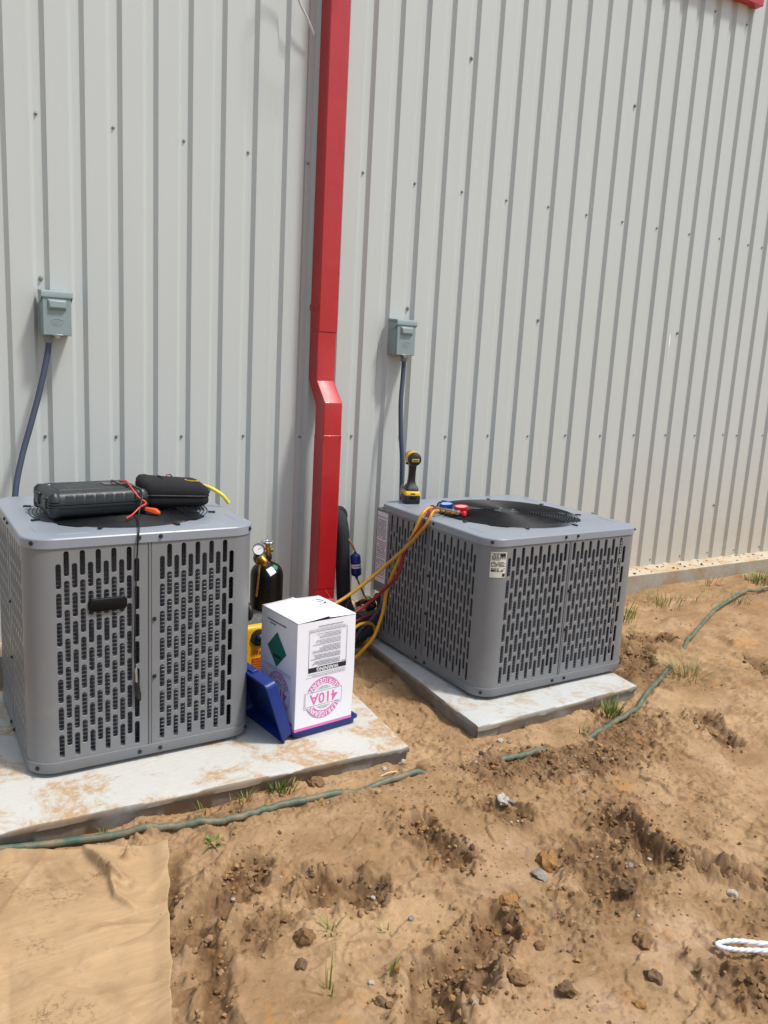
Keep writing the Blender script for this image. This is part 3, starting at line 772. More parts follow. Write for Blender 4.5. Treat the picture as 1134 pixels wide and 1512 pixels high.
patchS(q0+.005, q0+.018, z0+.026, z0+.034, -.0012, 1, 1); patchS(q1-.016, q1-.003, z0+.004, z0+.018, -.0012, 1, 2); patchS(q1-.03, q1-.006, z1-.02, z1-.006, -.0012, 1, 2)
m.build('data_sticker', ['label_cream', 'ink_black'], UR)

# ------------------------------------------------------------------ things on the left unit
ZL = -.078+HL+.005
# hard case with ribbed shell lying across the fan guard
cs = thing('tool_case', 'dark hard plastic tool case with ribbed edge on the left unit', 'tool case', (.040, -.775, ZL+.012), R(5))
def shell(m, w, d, rr, levels):
    m.loft([[(x, y, z) for x, y, _ in rrect(w+2*o, d+2*o, rr, 6)] for o, z in levels])
m = MB(); shell(m, .335, .24, .022, [(-.016, 0), (-.004, .006), (.0, .012), (.0, .036), (.004, .037), (.004, .043), (0, .044)]); m.build('lower_shell', 'case_plastic', cs, smooth=40)
m = MB(); shell(m, .335, .24, .022, [(0, .045), (.004, .046), (.004, .052), (.0, .053), (-.003, .074), (-.016, .086), (-.024, .0885)]); up = m.build('upper_shell', 'case_plastic', cs, smooth=40)
for k in range(7):
    m = MB(); x = -.105+k*.034; m.loft([[(x-.013, -.1215, .054), (x+.013, -.1215, .054), (x+.013, -.1185, .074), (x-.013, -.1185, .074)], [(x-.012, -.098, .0875), (x+.012, -.098, .0875), (x+.012, -.096, .0890), (x-.012, -.096, .0890)]]); m.build('rib', 'case_plastic', up, bevel=.002)
m = MB(); m.box((0, .005, .0885), (.26, .16, .004)); m.build('top_panel', 'case_plastic', up, bevel=.002)
m = MB(); m.box((.085, .01, .0925), (.085, .058, .001)); m.build('label_plate', 'case_label', up)
m = MB(); m.box((-.128, .05, .0895), (.014, .006, .002), rot=(0, 0, .5)); m.build('size_mark', 'label_white', up)
for sx, sy in ((-.168, .05), (-.168, -.055)):
    m = MB(); m.box((sx, sy, .048), (.016, .05, .042)); m.box((sx-.006, sy, .064), (.012, .04, .008)); m.build('latch', 'case_plastic', cs, bevel=.004)
for sx, sy in ((-.150, -.102), (-.150, .102), (.150, .102), (.150, -.102)):
    m = MB(); m.lathe([(.016, .002), (.0235, .012), (.0235, .034), (.02, .036)], 14, (sx, sy, 0)); m.lathe([(.02, .053), (.0235, .056), (.021, .074), (.010, .085)], 14, (sx, sy, 0)); m.build('corner_guard', 'case_plastic', cs, smooth=40)
m = MB()
for k in range(8): m.box((-.06+k*.017, -.114, .016), (.010, .010, .010))
m.build('foot_ribs', 'case_plastic', cs, bevel=.002)
# zipped soft pouch
pc = thing('tool_pouch', 'black zipped fabric tool pouch beside the hard case', 'pouch', (.345, -.735, ZL+.012), R(-3))
def cushion(w, d, z0, z1, puff, n=5):
    rings = []
    for i in range(n+1):
        t = i/n; o = puff*math.sin(math.pi*(.08+.84*t)); rings.append((o, z0+(z1-z0)*t))
    return rings
m = MB(); lv = [(-.02, 0), (-.006, .005), (.004, .016), (.006, .03), (.004, .046)]
m.loft([[(x, y, z+.005*(z/.05)*(x/.12)*-1) for x, y, _ in rrect(.235+2*o, .185+2*o, .03, 8)] for o, z in lv]); m.build('lower_body', 'pouch_fabric', pc, smooth=60)
lv = [(.004, .049), (.007, .060), (.004, .080), (-.005, .092), (-.022, .098), (-.075, .099)]
m = MB(); m.loft([[(x, y, z-.007*(z/.05)*(x/.13)+.003*math.sin(x*60+y*30)) for x, y, _ in rrect(.235+2*o, .185+2*o, max(.010, .03+o*.3), 8)] for o, z in lv]); fl = m.build('flap', 'pouch_fabric', pc, smooth=60)
m = MB(); m.tube([(x, y, .0475-.0055*x/.12) for x, y, _ in rrect(.246, .196, .034, 8)], .0035, 6, closed=True); m.build('zip', 'piping_black', pc, smooth=60)
m = MB(); m.tube([(-.035, -.096, .05), (-.036, -.095, .075), (-.038, -.075, .098), (-.04, 0, .106), (-.04, .06, .102)], .003, 6); m.build('seam_piping', 'piping_black', fl, smooth=60)
m = MB(); m.box((.070, -.02, .0935), (.05, .03, .003), rot=(0, .10, 0)); tg = m.build('tag', 'tag_yellow', fl)
m = MB(); m.box((.0705, -.02, .0949), (.038, .019, .002), rot=(0, .10, 0)); m.build('tag_print', 'ink_black', tg)
m = MB(); m.tube([(-.005, .075, .094), (0, .085, .101), (.014, .086, .101), (.019, .076, .092)], .003, 6); m.build('pull_loop', 'hose_red', pc, smooth=60)
# test leads
def cord(name, pts, r, mat, label, cat, group=None, n=8):
    m = MB(); m.tube(spline(pts, 8), r, n); o = m.build(name, mat, smooth=60)
    if label: tag(o, label, cat, group)
    return o
cord('test_lead', [(.150, -.735, ZL+.108), (.165, -.78, ZL+.112), (.158, -.85, ZL+.110), (.178, -.895, ZL+.075), (.200, -.915, ZL+.055), (.172, -.94, ZL+.045), (.142, -.96, ZL+.025), (.115, -.985, ZL+.018)], .0032, 'wire_red', 'red test lead bent over the front of the hard case', 'wire')
pl = thing('temperature_probe', 'thin black probe cord hanging down the front of the left unit', 'probe', (0, 0, 0))
m = MB(); m.tube(spline([(.130, -.70, ZL+.106), (.118, -.76, ZL+.114), (.135, -.82, ZL+.108), (.175, -.87, ZL+.104), (.190, -.905, ZL+.085), (.160, -.97, ZL+.022), (.135, -1.08, ZL+.010), (.122, -1.127, ZL+.002), (.117, -1.132, ZL-.05), (.112, -1.130, .56), (.108, -1.130, .42), (.106, -1.131, .31), (.108, -1.131, .25)], 8), .0028, 7); m.build('cord', 'wire_black', pl, smooth=60)
m = MB(); m.lathe([(.0045, 0), (.0045, .05), (.003, .055)], 10, (.113, -1.131, .20), axis=(-.05, 0, 1)); m.build('pin', 'chrome', pl, smooth=40)
m = MB(); m.lathe([(.003, -.062), (.0085, -.055), (.009, -.02), (.0075, .002)], 10, (.113, -1.131, .20), axis=(-.10, 0, 1)); m.box((.1235, -1.131, .148), (.006, .006, .03)); m.build('handle', 'wire_black', pl, smooth=40)
cl = MB(); cl.loft([[(-.028, -.009, 0), (-.028, .009, 0), (-.028, .007, .013), (-.028, -.007, .013)], [(.012, -.012, 0), (.012, .012, 0), (.012, .009, .018), (.012, -.009, .018)], [(.030, -.006, 0), (.030, .006, 0), (.030, .005, .010), (.030, -.005, .010)]])
tag(cl.build('plastic_clip', 'clip_orange', bevel=.003, loc=(.226, -.90, ZL+.016), rot=(0, R(10), R(-42))), 'small orange plastic clip between the hard case and the pouch', 'clip')
hs = thing('service_hose', 'bright yellow hose end behind the black pouch', 'hose', (0, 0, 0))
m = MB(); m.tube(spline([(.43, -.60, ZL+.02), (.47, -.66, ZL+.065), (.49, -.74, ZL+.072), (.535, -.76, ZL+.045), (.566, -.755, ZL+.010)], 8), .0075, 10); m.build('tube', 'hose_yellow_bright', hs, smooth=60)
m = MB(); m.lathe([(.009, -.02), (.011, -.015), (.011, .012), (.006, .018)], 12, (.49, -.70, ZL+.050), axis=(.5, -.5, .2)); m.build('fitting', 'gauge_blue', hs, smooth=40)

# ------------------------------------------------------------------ gas cylinder with regulator
gc = thing('gas_cylinder', 'glossy black gas cylinder with brass regulator beside the left unit', 'gas cylinder', (.865, -.45, PZ))
zt = .395-PZ
m = MB(); m.lathe([(.0, .002), (.066, .0), (.073, .008), (.0745, .02), (.0745, zt-.062), (.0735, zt-.050), (.070, zt-.037), (.063, zt-.024), (.052, zt-.013), (.038, zt-.005), (.022, zt-.0), (.0175, zt+.006), (.0175, zt+.03)], 48); m.build('body', 'cylinder_black', gc, smooth=40)
m = MB(); m.lathe([(.019, zt+.012), (.021, zt+.016), (.021, zt+.034), (.018, zt+.036)], 24); m.build('neck_ring', 'black_metal', gc, smooth=40)
m = MB(); m.lathe([(.014, zt+.034), (.016, zt+.038), (.016, zt+.062), (.011, zt+.066), (.011, zt+.082)], 16); m.lathe([(.010, -.026), (.010, .028)], 12, (0, 0, zt+.052), axis=(1, .3, 0)); vb = m.build('valve', 'brass', gc, smooth=40)
m = MB(); m.lathe([(.006, zt+.080), (.006, zt+.098)], 10); zz = zt+.092
m.tube([(.024*math.cos(x)*(1+.08*math.cos(5*x)), .024*math.sin(x)*(1+.08*math.cos(5*x)), zz) for x in np.linspace(0, 2*math.pi, 41)[:-1]], .0065, 8, closed=True)
for k in range(3): m.box((.012*math.cos(k*2.1), .012*math.sin(k*2.1), zz), (.026, .007, .005), rot=(0, 0, k*2.1))
m.build('handwheel', 'chrome', vb, smooth=50)
rg = MB(); rg.lathe([(.013, 0), (.013, .03), (.017, .032), (.017, .05)], 12, (-.02, -.012, zt+.052), axis=(-1, -.35, -.08)); rgo = rg.build('regulator', 'brass', gc, smooth=40)
m = MB(); m.lathe([(.024, -.016), (.027, -.010), (.027, .014), (.020, .020), (.015, .050), (.010, .054)], 24, (-.056, -.045, zt+.036), axis=(.25, -.8, -.35)); m.build('bonnet', 'brass', rgo, smooth=40)
m = MB(); m.lathe([(.0275, -.004), (.031, -.002), (.031, .005), (.0275, .007)], 28, (-.056, -.045, zt+.036), axis=(.25, -.8, -.35)); m.build('blue_ring', 'gauge_blue', rgo, smooth=40)
ga = (-.28, -.93, .25)
m = MB(); m.lathe([(.0, -.012), (.026, -.012), (.027, .006), (.0245, .007), (.024, .004)], 32, (-.068, -.062, zt+.078), axis=ga, caps=False); gg = m.build('gauge', 'black_metal', rgo, smooth=40)
m = MB(); m.lathe([(.024, .002), (.0, .0022)], 32, (-.068, -.062, zt+.078), axis=ga); m.build('dial', 'gauge_face', gg)
m = MB(); m.T = Matrix.Translation((-.068, -.062, zt+.078)) @ Vector(ga).to_track_quat('Z', 'Y').to_matrix().to_4x4(); m.box((.004, .003, .0032), (.018, .0016, .0006), rot=(0, 0, .6)); m.build('needle', 'ink_black', gg)
m = MB(); m.tube(spline([(-.055, -.05, zt+.012), (-.066, -.07, zt+.0), (-.070, -.075, zt-.05), (-.072, -.06, zt-.14)], 6), .0045, 8); m.lathe([(.008, -.008), (.008, .008)], 6, (-.066, -.07, zt+.003)); m.lathe([(.009, -.01), (.009, .010)], 6, (-.042, -.03, zt+.012), axis=(1, .3, .3)); m.build('outlet_tube', 'brass', rgo, smooth=40)
def on_dome(m, cx, cz, w, h, rotz, cur):
    """label patch hugging the cylinder shoulder; cx angle, cz arc from the top"""
    prof = [(.0175, zt+.006), (.022, zt-.0), (.038, zt-.005), (.052, zt-.013), (.063, zt-.024), (.070, zt-.037), (.0735, zt-.050)]
    m.cur = cur; n = 5; vs = []
    for j in range(n+1):
        for i in range(n+1):
            u = (i/n-.5)*w; v = (j/n-.5)*h; uu = u*math.cos(rotz)-v*math.sin(rotz); vv = u*math.sin(rotz)+v*math.cos(rotz)
            s_ = cz-vv; k = 0; acc = 0.
            while k < len(prof)-2:
                l = math.hypot(prof[k+1][0]-prof[k][0], prof[k+1][1]-prof[k][1])
                if acc+l > s_: break
                acc += l; k += 1
            l = math.hypot(prof[k+1][0]-prof[k][0], prof[k+1][1]-prof[k][1]); f = (s_-acc)/l
            q = prof[k][0]+(prof[k+1][0]-prof[k][0])*f+.0012+.0004*cur; z = prof[k][1]+(prof[k+1][1]-prof[k][1])*f+.0012+.0004*cur
            an = cx+uu/max(q, .02); vs.append((q*math.cos(an), q*math.sin(an), z))
    m.add(vs, [(j*(n+1)+i, j*(n+1)+i+1, (j+1)*(n+1)+i+1, (j+1)*(n+1)+i) for j in range(n) for i in range(n)])
m = MB(); on_dome(m, R(-95), .060, .034, .036, .5, 0); on_dome(m, R(-70), .042, .026, .024, .7, 1); on_dome(m, R(-72), .042, .009, .012, .7, 0)
m.build('sticker', ['label_white', 'sticker_green'], gc, smooth=60)

# ------------------------------------------------------------------ vacuum pump
vp = thing('vacuum_pump', 'yellow vacuum pump with black knob between the left unit and the carton', 'vacuum pump', (.688, -.655, PZ), R(3))
m = MB(); m.box((0, 0, .03), (.13, .30, .06)); m.build('base', 'tool_black', vp, bevel=.01, seg=3)
m = MB(); m.loft([[(-.062, y, z) for y, z in ((-.11, .06), (.11, .06), (.11, .27), (-.06, .315), (-.105, .30))], [(.062, y, z) for y, z in ((-.11, .06), (.11, .06), (.11, .27), (-.06, .315), (-.105, .30))]]); m.build('housing', 'tool_yellow', vp, bevel=.012, seg=3)
m = MB(); m.lathe([(.036, 0), (.036, .006), (.031, .008)], 28, (.012, -.108, .255), axis=(0, -1, .05)); m.lathe([(.017, .006), (.019, .022), (.015, .028), (.008, .034), (0, .035)], 20, (.012, -.108, .255), axis=(0, -1, .05)); m.build('knob', 'tool_black', vp, smooth=40)
m = MB()
for k in range(6): m.box((.022-.013*k*0+.0, -.1115, .165-.011*k), (.075, .004, .0045))
m.build('vent_slot', 'vent_orange', vp)
m = MB()
for k in range(6): m.box((-.016+.013*k, -.1115, .193), (.008, .003, .010), rot=(0, .3, 0))
m.build('lettering', 'vent_orange', vp)
m = MB(); m.loft([[(x, -.09, .300), (x, .06, .275), (x, .05, .33), (x, -.055, .345)] for x in (-.055, .055)]); m.build('top_panel', 'tool_black', vp, bevel=.01, seg=3)
m = MB(); m.tube(spline([(-.01, -.07, .335), (-.012, -.06, .372), (-.012, 0, .385), (-.012, .08, .372), (-.01, .10, .30)], 6), .012, 10); m.build('handle', 'tool_black', vp, smooth=60)
m = MB(); m.lathe([(.05, 0), (.058, .01), (.058, .16), (.05, .17)], 24, (0, .11, .15), axis=(0, 1, 0)); m.build('motor', 'tool_black', vp, smooth=40)

# ------------------------------------------------------------------ open blue plastic case under the carton
bt = thing('open_plastic_case', 'open blue plastic case with its lid propped against the left unit', 'plastic case', (.676, -1.205, PZ), R(7.4))
def tray(w, d, h):
    m = MB(); o = lambda off, z: [(x+w/2, y+d/2, z) for x, y, _ in rrect(w+2*off, d+2*off, .02, 5)]
    m.loft([o(-.004, 0), o(0, .004), o(.002, h-.008), o(.010, h-.006), o(.010, h), o(-.001, h), o(-.004, h-.004), o(-.007, .006)]); return m
t1 = tray(.285, .30, .032); t1.T = Matrix.Identity(4); b1 = t1.build('base_shell', 'tray_blue', bt, smooth=40)
m = MB()
for k in range(4): m.tube([(.05+.06*k, .05, .007), (.05+.06*k, .25, .007)], .008, 8)
m.build('ribs', 'tray_blue', b1, smooth=50)
t2 = tray(.25, .30, .048); b2 = t2.build('lid_shell', 'tray_blue', bt, smooth=40, loc=(-.004, .0, .020), rot=(0, R(180+71), 0))
m = MB(); m.box((.125, .03, -.003), (.13, .02, .004)); m.box((.125, .27, -.003), (.13, .02, .004)); m.box((.05, .15, -.003), (.02, .2, .004)); m.box((.20, .15, -.003), (.02, .2, .004)); m.build('outer_ribs', 'tray_blue', b2, bevel=.0015)
m = MB(); m.box((.252, .15, .02), (.012, .06, .024)); m.build('latch', 'tray_blue', b2, bevel=.003)
for yy in (.07, .23):
    m = MB(); m.lathe([(.007, -.025), (.007, .025)], 10, (-.008, yy, .034), axis=(0, 1, 0)); m.build('hinge', 'tray_blue', bt, smooth=40)
m = MB(); m.box((0, 0, 0), (.05, .035, .0015), rot=(0, .3, 0)); tl = MB()
tag(m.build('torn_label', 'ink_teal', loc=(.725, -.90, .118), rot=(R(30), R(-20), .6)), 'small teal printed card behind the blue lid', 'card')

# ------------------------------------------------------------------ refrigerant carton, standing upside down
W_, D_, H_ = .262, .262, .425
cx_, sx_ = math.cos(R(7.4)), math.sin(R(7.4))
bx = thing('refrigerant_carton', 'white refrigerant carton with pink 410A print standing in the blue case', 'carton', (.672, -1.212, -.062), 0, rot=(0, 0, R(7.4)))
BO = MB(); BO.loft([[(0, 0, 0), (W_, 0, 0), (W_, D_, 0), (0, D_, 0)], [(-.001, -.003, .2), (W_+.002, -.003, .2), (W_+.002, D_+.002, .2), (-.001, D_, .2)], [(0, 0, H_), (W_, 0, H_), (W_, D_, H_), (0, D_, H_)]], cap1=False)
BO.build('carton_body', 'carton', bx, bevel=.0015)
for i, (y0, y1, bow) in enumerate(((0.001, D_*.52, .004), (D_*.53, D_-.001, .009))):
    pass
# two top flaps meeting at a slit that runs front to back
fa = MB(); n = 10
def flap(x0, x1, side):
    m = MB(); rows = []
    for j in range(n+1):
        x = x0+(x1-x0)*j/n; row = []
        for i in range(n+1):
            y = D_*i/n; t = j/n if side == 0 else 1-j/n
            row.append((x, y, H_+.001+(.010 if side == 0 else .004)*t**1.5+(.004 if side else .0)*t*math.sin(3*y/D_)))
        rows.append(row)
    m.loft(rows, False, False, closed=False); o = m.build('top_flap', 'carton', bx, smooth=60)
    s_ = o.modifiers.new('thick', 'SOLIDIFY'); s_.thickness = .003; s_.offset = -1
    return o
f0 = flap(0, W_*.535, 0); f1 = flap(W_*.54, W_, 1)
m = MB(); m.T = Matrix.Translation((W_*.80, D_*.70, H_+.0068)) @ Matrix.Rotation(.03, 4, 'Y'); 
for a0, a1 in ((.2, 1.4), (1.9, 3.4), (3.9, 5.9)):
    an = np.linspace(a0, a1, 12); ro_, ri_ = .032, .024
    m.add([(ro_*math.cos(x), ro_*math.sin(x), 0) for x in an]+[(ri_*math.cos(x), ri_*math.sin(x), 0) for x in an], [(i, i+1, 12+i+1, 12+i) for i in range(11)])
m.cur = 1; m.box((0, .002, 0), (.028, .004, .0004)); m.box((.003, -.008, 0), (.02, .004, .0004)); m.build('recycling_mark', ['ink_black', 'ink_green'], f1)
def put(m, geo, T):
    o = m.T; m.T = o @ T; m.add(*geo); m.T = o
def disc_ring(r0, r1, n=48, a0=0., a1=2*math.pi):
    an = np.linspace(a0, a1, n+1); return ([(r1*math.cos(x), r1*math.sin(x), 0) for x in an]+[(r0*math.cos(x), r0*math.sin(x), 0) for x in an], [(i, i+1, n+2+i, n+1+i) for i in range(n)])
def rectg(x0, x1, y0, y1): return ([(x0, y0, 0), (x1, y0, 0), (x1, y1, 0), (x0, y1, 0)], [(0, 1, 2, 3)])
Tz = lambda x, y, z: Matrix.Translation((x, y, z))
def logo(m):
    """410A roundel, upright, in the xy plane; materials: 0 pink, 1 white, 2 dark, 3 teal"""
    m.cur = 0; put(m, disc_ring(.054, .081), Tz(0, 0, 0))
    m.cur = 1; put(m, disc_ring(0., .054), Tz(0, 0, 0))
    m.cur = 3
    for k in range(-8, 9):
        x = k*.0055; h = math.sqrt(max(0, .047**2-x*x)); put(m, rectg(x-.0011, x+.0011, -h, h), Tz(0, 0, .0002))
    m.cur = 1
    put(m, rectg(-.086, .086, -.033, .033), Tz(0, 0, .0003))
    for i, ch in enumerate('REFRIGERANT'):
        an = R(90+62-i*12.4); put(m, text_geo(ch, .029, .0005), Tz(.0675*math.cos(an), .0675*math.sin(an), .0003) @ Matrix.Rotation(an-math.pi/2, 4, 'Z') @ Matrix.Diagonal((.8, 1, 1, 1)))
        an = R(-90-62+i*12.4); put(m, text_geo(ch, .029, .0005), Tz(.0675*math.cos(an), .0675*math.sin(an), .0003) @ Matrix.Rotation(an+math.pi/2, 4, 'Z') @ Matrix.Diagonal((.8, 1, 1, 1)))
    m.cur = 2
    for a, b, c, d in ((-.083, .083, .027, .0283), (-.083, .083, -.0283, -.027), (-.083, -.0818, -.027, .027), (.0818, .083, -.027, .027)): put(m, rectg(a, b, c, d), Tz(0, 0, .0005))
    m.cur = 0; put(m, text_geo('410A', .058, .0012), Tz(0, -.001, .0006))
def rows(m, x0, x1, ys, seed, cur, lw, ragged=True, left=True):
    rr = random.Random(seed); m.cur = cur
    for y in ys:
        e = x1-(x1-x0)*(rr.uniform(0, .45) if ragged else 0); x = x0
        while x < e-.003:
            l = min(rr.uniform(.003, .011), e-x); put(m, rectg(x, x+l, y-lw/2, y+lw/2), Tz(0, 0, .0004)); x += l+.0016
PM = ['ink_pink', 'ink_white', 'ink_black', 'ink_teal', 'ink_green', 'ink_grey']
# front face: local frame with x right, y up seen from the front, then turned upside down
def face_frame(side):
    if side == 'front': F = Matrix(((1, 0, 0, W_/2), (0, 0, -1, -.0035), (0, 1, 0, H_/2), (0, 0, 0, 1)))
    else: F = Matrix(((0, 0, -1, -.0016), (-1, 0, 0, D_/2), (0, 1, 0, H_/2), (0, 0, 0, 1)))
    return F @ Matrix.Rotation(math.pi, 4, 'Z')
m = MB(); F = face_frame('front')
m.T = F @ Tz(.006, .094, 0); logo(m)
m.T = F
m.cur = 0; put(m, rectg(-W_/2, W_/2, H_/2-.012, H_/2-.001), Tz(0, 0, -.0022))
m.cur = 2   # warning panel
x0, x1, y0, y1 = -.092, .080, -.174, -.014
for a, b, c, d in ((x0, x1, y0, y0+.0013), (x0, x0+.0013, y0, y1), (x1-.0013, x1, y0, y1), (x0, x1, y1-.019, y1)): put(m, rectg(a, b, c, d), Tz(0, 0, .0003))
m.cur = 1; put(m, text_geo('WARNING', .0205, .0005), Tz(-.006, y1-.0095, .0006))
ys = [y1-.026-.0051*i for i in range(25) if i not in (4, 9, 15, 20)]
rows(m, x0+.030, x1-.006, ys, 5, 5, .0021)
rows(m, x0+.004, x0+.022, [y1-.024], 6, 2, .002, False)
rows(m, -.088, .086, [.0005, -.006], 7, 5, .0016); rows(m, -.09, .09, [.0055], 17, 5, .0013, False)
rows(m, -.085, .085, [-.178, -.1815], 8, 5, .0013, False); rows(m, -.07, .04, [-.192], 9, 5, .0036, False)
m.build('printed_front', PM, bx)
m = MB(); F = face_frame('left'); m.T = F @ Tz(-.010, .094, 0); logo(m)
m.T = F; m.cur = 0; put(m, rectg(-D_/2, D_/2, H_/2-.012, H_/2-.001), Tz(0, 0, -.0006))
m.cur = 4; put(m, ([(0, -.070, 0), (.070, 0, 0), (0, .070, 0), (-.070, 0, 0)], [(0, 1, 2, 3)]), Tz(.008, -.072, .0003)); m.cur = 2; put(m, rectg(-.028, .028, -.006, .006), Tz(.004, -.046, .0006))
rows(m, -.10, .11, [.001, .007, .013], 11, 5, .0016); rows(m, -.055, .085, [-.178], 12, 2, .0048, False); rows(m, .02, .062, [-.166], 13, 2, .0045, False); rows(m, -.12, -.05, [H_/2-.020, H_/2-.028], 14, 2, .004, False)
m.build('printed_side', PM, bx)

# ------------------------------------------------------------------ refrigerant lines behind the units
il = thing('insulated_line', 'thick black foam-insulated pipe curving out of the wall by the downspout', 'pipe', (0, 0, 0))
m = MB(); m.tube(spline([(1.455, .06, .47), (1.445, -.01, .490), (1.435, -.065, .478), (1.428, -.105, .42), (1.430, -.118, .30), (1.438, -.122, .16), (1.448, -.135, .04), (1.47, -.20, -.03), (1.53, -.27, -.045), (1.62, -.32, -.01), (1.72, -.36, .03)], 8), .038, 18); m.build('foam_sleeve', 'foam_black', il, smooth=60)
m = MB(); m.lathe([(.045, -.006), (.06, .0), (.045, .012)], 20, (1.452, -.002, .485), axis=(0, -1, 0)); m.build('wall_seal', 'rubber_black', il, smooth=40)
fd_ = thing('filter_drier', 'blue filter drier on a thin copper line next to the insulated pipe', 'filter drier', (1.487, -.165, .255), rot=(0, R(-7), 0))
m = MB(); m.lathe([(.007, -.075), (.009, -.064), (.024, -.055), (.0275, -.048), (.0275, .048), (.024, .055), (.009, .064), (.007, .075)], 28); m.build('shell', 'drier_blue', fd_, smooth=40)
m = MB(); m.lathe([(.0279, -.012), (.0279, .010)], 28, caps=False); lb = m.build('paper_band', 'label_white', fd_, smooth=60)
m = MB()
for k in range(9): m.box((.0282*math.cos(R(-140+k*11)), .0282*math.sin(R(-140+k*11)), -.001), (.0008, .003, .006), rot=(0, 0, R(-140+k*11)))
m.build('band_print', 'ink_black', lb)
m = MB(); m.tube(spline([(0, 0, .07), (-.004, .01, .10), (-.02, .03, .14), (-.035, .07, .18), (-.04, .13, .20), (-.04, .2, .2)], 6), .0055, 8); m.build('upper_line', 'brass', fd_, smooth=60)
m = MB(); m.tube(spline([(0, 0, -.07), (.006, -.01, -.10), (.018, -.02, -.14), (.03, -.03, -.18), (.06, -.06, -.22), (.12, -.1, -.25)], 6), .0055, 8); m.build('lower_line', 'copper', fd_, smooth=60)
# bundle of thermostat wire and pipe stubs by the unit
wb = thing('wire_coil', 'tangled coil of thin control wire by the corner of the right unit', 'wire', (1.485, -.30, .085))
m = MB(); rr = random.Random(5)
for k in range(5):
    c_ = Vector((rr.uniform(-.006, .006), rr.uniform(-.01, .01), rr.uniform(-.006, .006))); R1 = rr.uniform(.026, .04)
    ax = Vector((rr.uniform(-.4, .4), -1, rr.uniform(-.4, .4))).to_track_quat('Z', 'Y').to_matrix()
    m.tube([c_+ax @ Vector((R1*math.cos(x), R1*.85*math.sin(x), 0)) for x in np.linspace(0, 2*math.pi, 25)[:-1]], .0022, 5, closed=True)
m.build('loop', 'brass', wb, smooth=60)
m = MB(); m.tube(spline([(-.05, .02, -.01), (-.02, .0, .012), (.01, 0, -.004), (.035, .01, .01), (.045, .0, -.02), (.0, -.01, -.03)], 6), .013, 10); m.build('cable_sheath', 'rubber_black', wb, smooth=60)
m = MB(); m.tube(spline([(-.05, .0, -.05), (-.075, -.02, .02), (-.105, -.01, .03), (-.125, .0, -.02), (-.14, .02, -.06)], 6), .0016, 5); m.tube(spline([(-.20, -.02, -.02), (-.215, -.02, .05), (-.23, .02, .09)], 6), .0014, 5); m.build('stray_wire', 'wire_copper', wb, smooth=60)
cord('insulated_tube', [(1.24, -.45, -.10), (1.32, -.40, -.085), (1.42, -.40, -.05), (1.50, -.39, .02), (1.535, -.36, .09), (1.54, -.32, .12), (1.56, -.28, .1)], .019, 'foam_black', 'black insulated tube looping low behind the carton into the right unit', 'tube', n=14)
cord('insulated_tube', [(1.30, -.28, -.10), (1.38, -.27, -.06), (1.46, -.30, -.045), (1.53, -.34, -.05), (1.60, -.36, -.02)], .030, 'foam_black', 'fat black insulated tube lying against the foot of the right unit', 'tube', n=14)

# ------------------------------------------------------------------ gauge manifold and hoses on the right unit
ZR = -.078+HR+.004
mf = thing('gauge_manifold', 'refrigerant gauge manifold with blue and red gauges on the right unit', 'gauge manifold', (1.655, -.725, ZR+.010), R(-68))
m = MB(); m.box((0, 0, .012), (.15, .034, .024)); m.build('manifold_block', 'chrome', mf, bevel=.003)
for x, mt in ((-.045, 'gauge_blue'), (.055, 'gauge_red')):
    m = MB(); m.lathe([(.0, 0), (.036, .0), (.038, .003), (.038, .024), (.0355, .0245)], 36, (x, .050, .016), axis=(0, -.12, 1)); gg = m.build('gauge', mt, mf, smooth=40)
    m = MB(); m.lathe([(.0352, .0250), (.02, .0262), (0, .0266)], 32, (x, .050, .016), axis=(0, -.12, 1)); m.build('dial', 'dial_blue' if x < 0 else 'dial_red', gg, smooth=60)
    m = MB(); m.lathe([(.0375, .0240), (.037, .0285), (.0352, .0285), (.0348, .025)], 36, (x, .05, .016), axis=(0, -.12, 1), caps=False); m.build('bezel', mt, gg, smooth=40)
    m = MB(); m.lathe([(.006, 0), (.006, .02)], 8, (x, .016, .014), axis=(0, 1, .1)); m.build('stem', 'brass', gg, smooth=40)
for sx in (-1, 1):
    m = MB(); m.lathe([(.006, 0), (.006, .02), (.014, .022), (.016, .026), (.016, .036), (.012, .04)], 10, (sx*.075, 0, .012), axis=(sx, 0, 0)); m.build('valve_knob', 'tool_black' if sx < 0 else 'gauge_red', mf, smooth=30)
m = MB(); m.tube(spline([(-.09, .03, .01), (-.10, .045, .03), (-.085, .05, .045), (-.07, .035, .04)], 6), .004, 6); m.build('hanger_hook', 'tool_black', mf, smooth=60)
for x in (-.05, -.012, .026, .058):
    m = MB(); m.lathe([(.0065, 0), (.0065, .016), (.0095, .018), (.0095, .034), (.007, .036), (.0085, .05)], 8, (x, -.016, .012), axis=(0, -1, .05)); m.build('port', 'brass', mf, smooth=30)
mf.scale = (.85, .85, .8)
HG = 'charging hoses hanging from the gauge manifold'
cord('charging_hose', [(1.600, -.672, ZR+.024), (1.56, -.69, ZR+.024), (1.52, -.705, ZR-.004), (1.485, -.685, .513), (1.46, -.607, .366), (1.45, -.555, .235), (1.43, -.556, .118), (1.38, -.575, .017), (1.335, -.56, -.05), (1.29, -.53, -.11), (1.20, -.52, -.135)], .0085, 'hose_yellow', 'yellow charging hose drooping nearest the right pad down to the soil', 'hose', HG, 10)
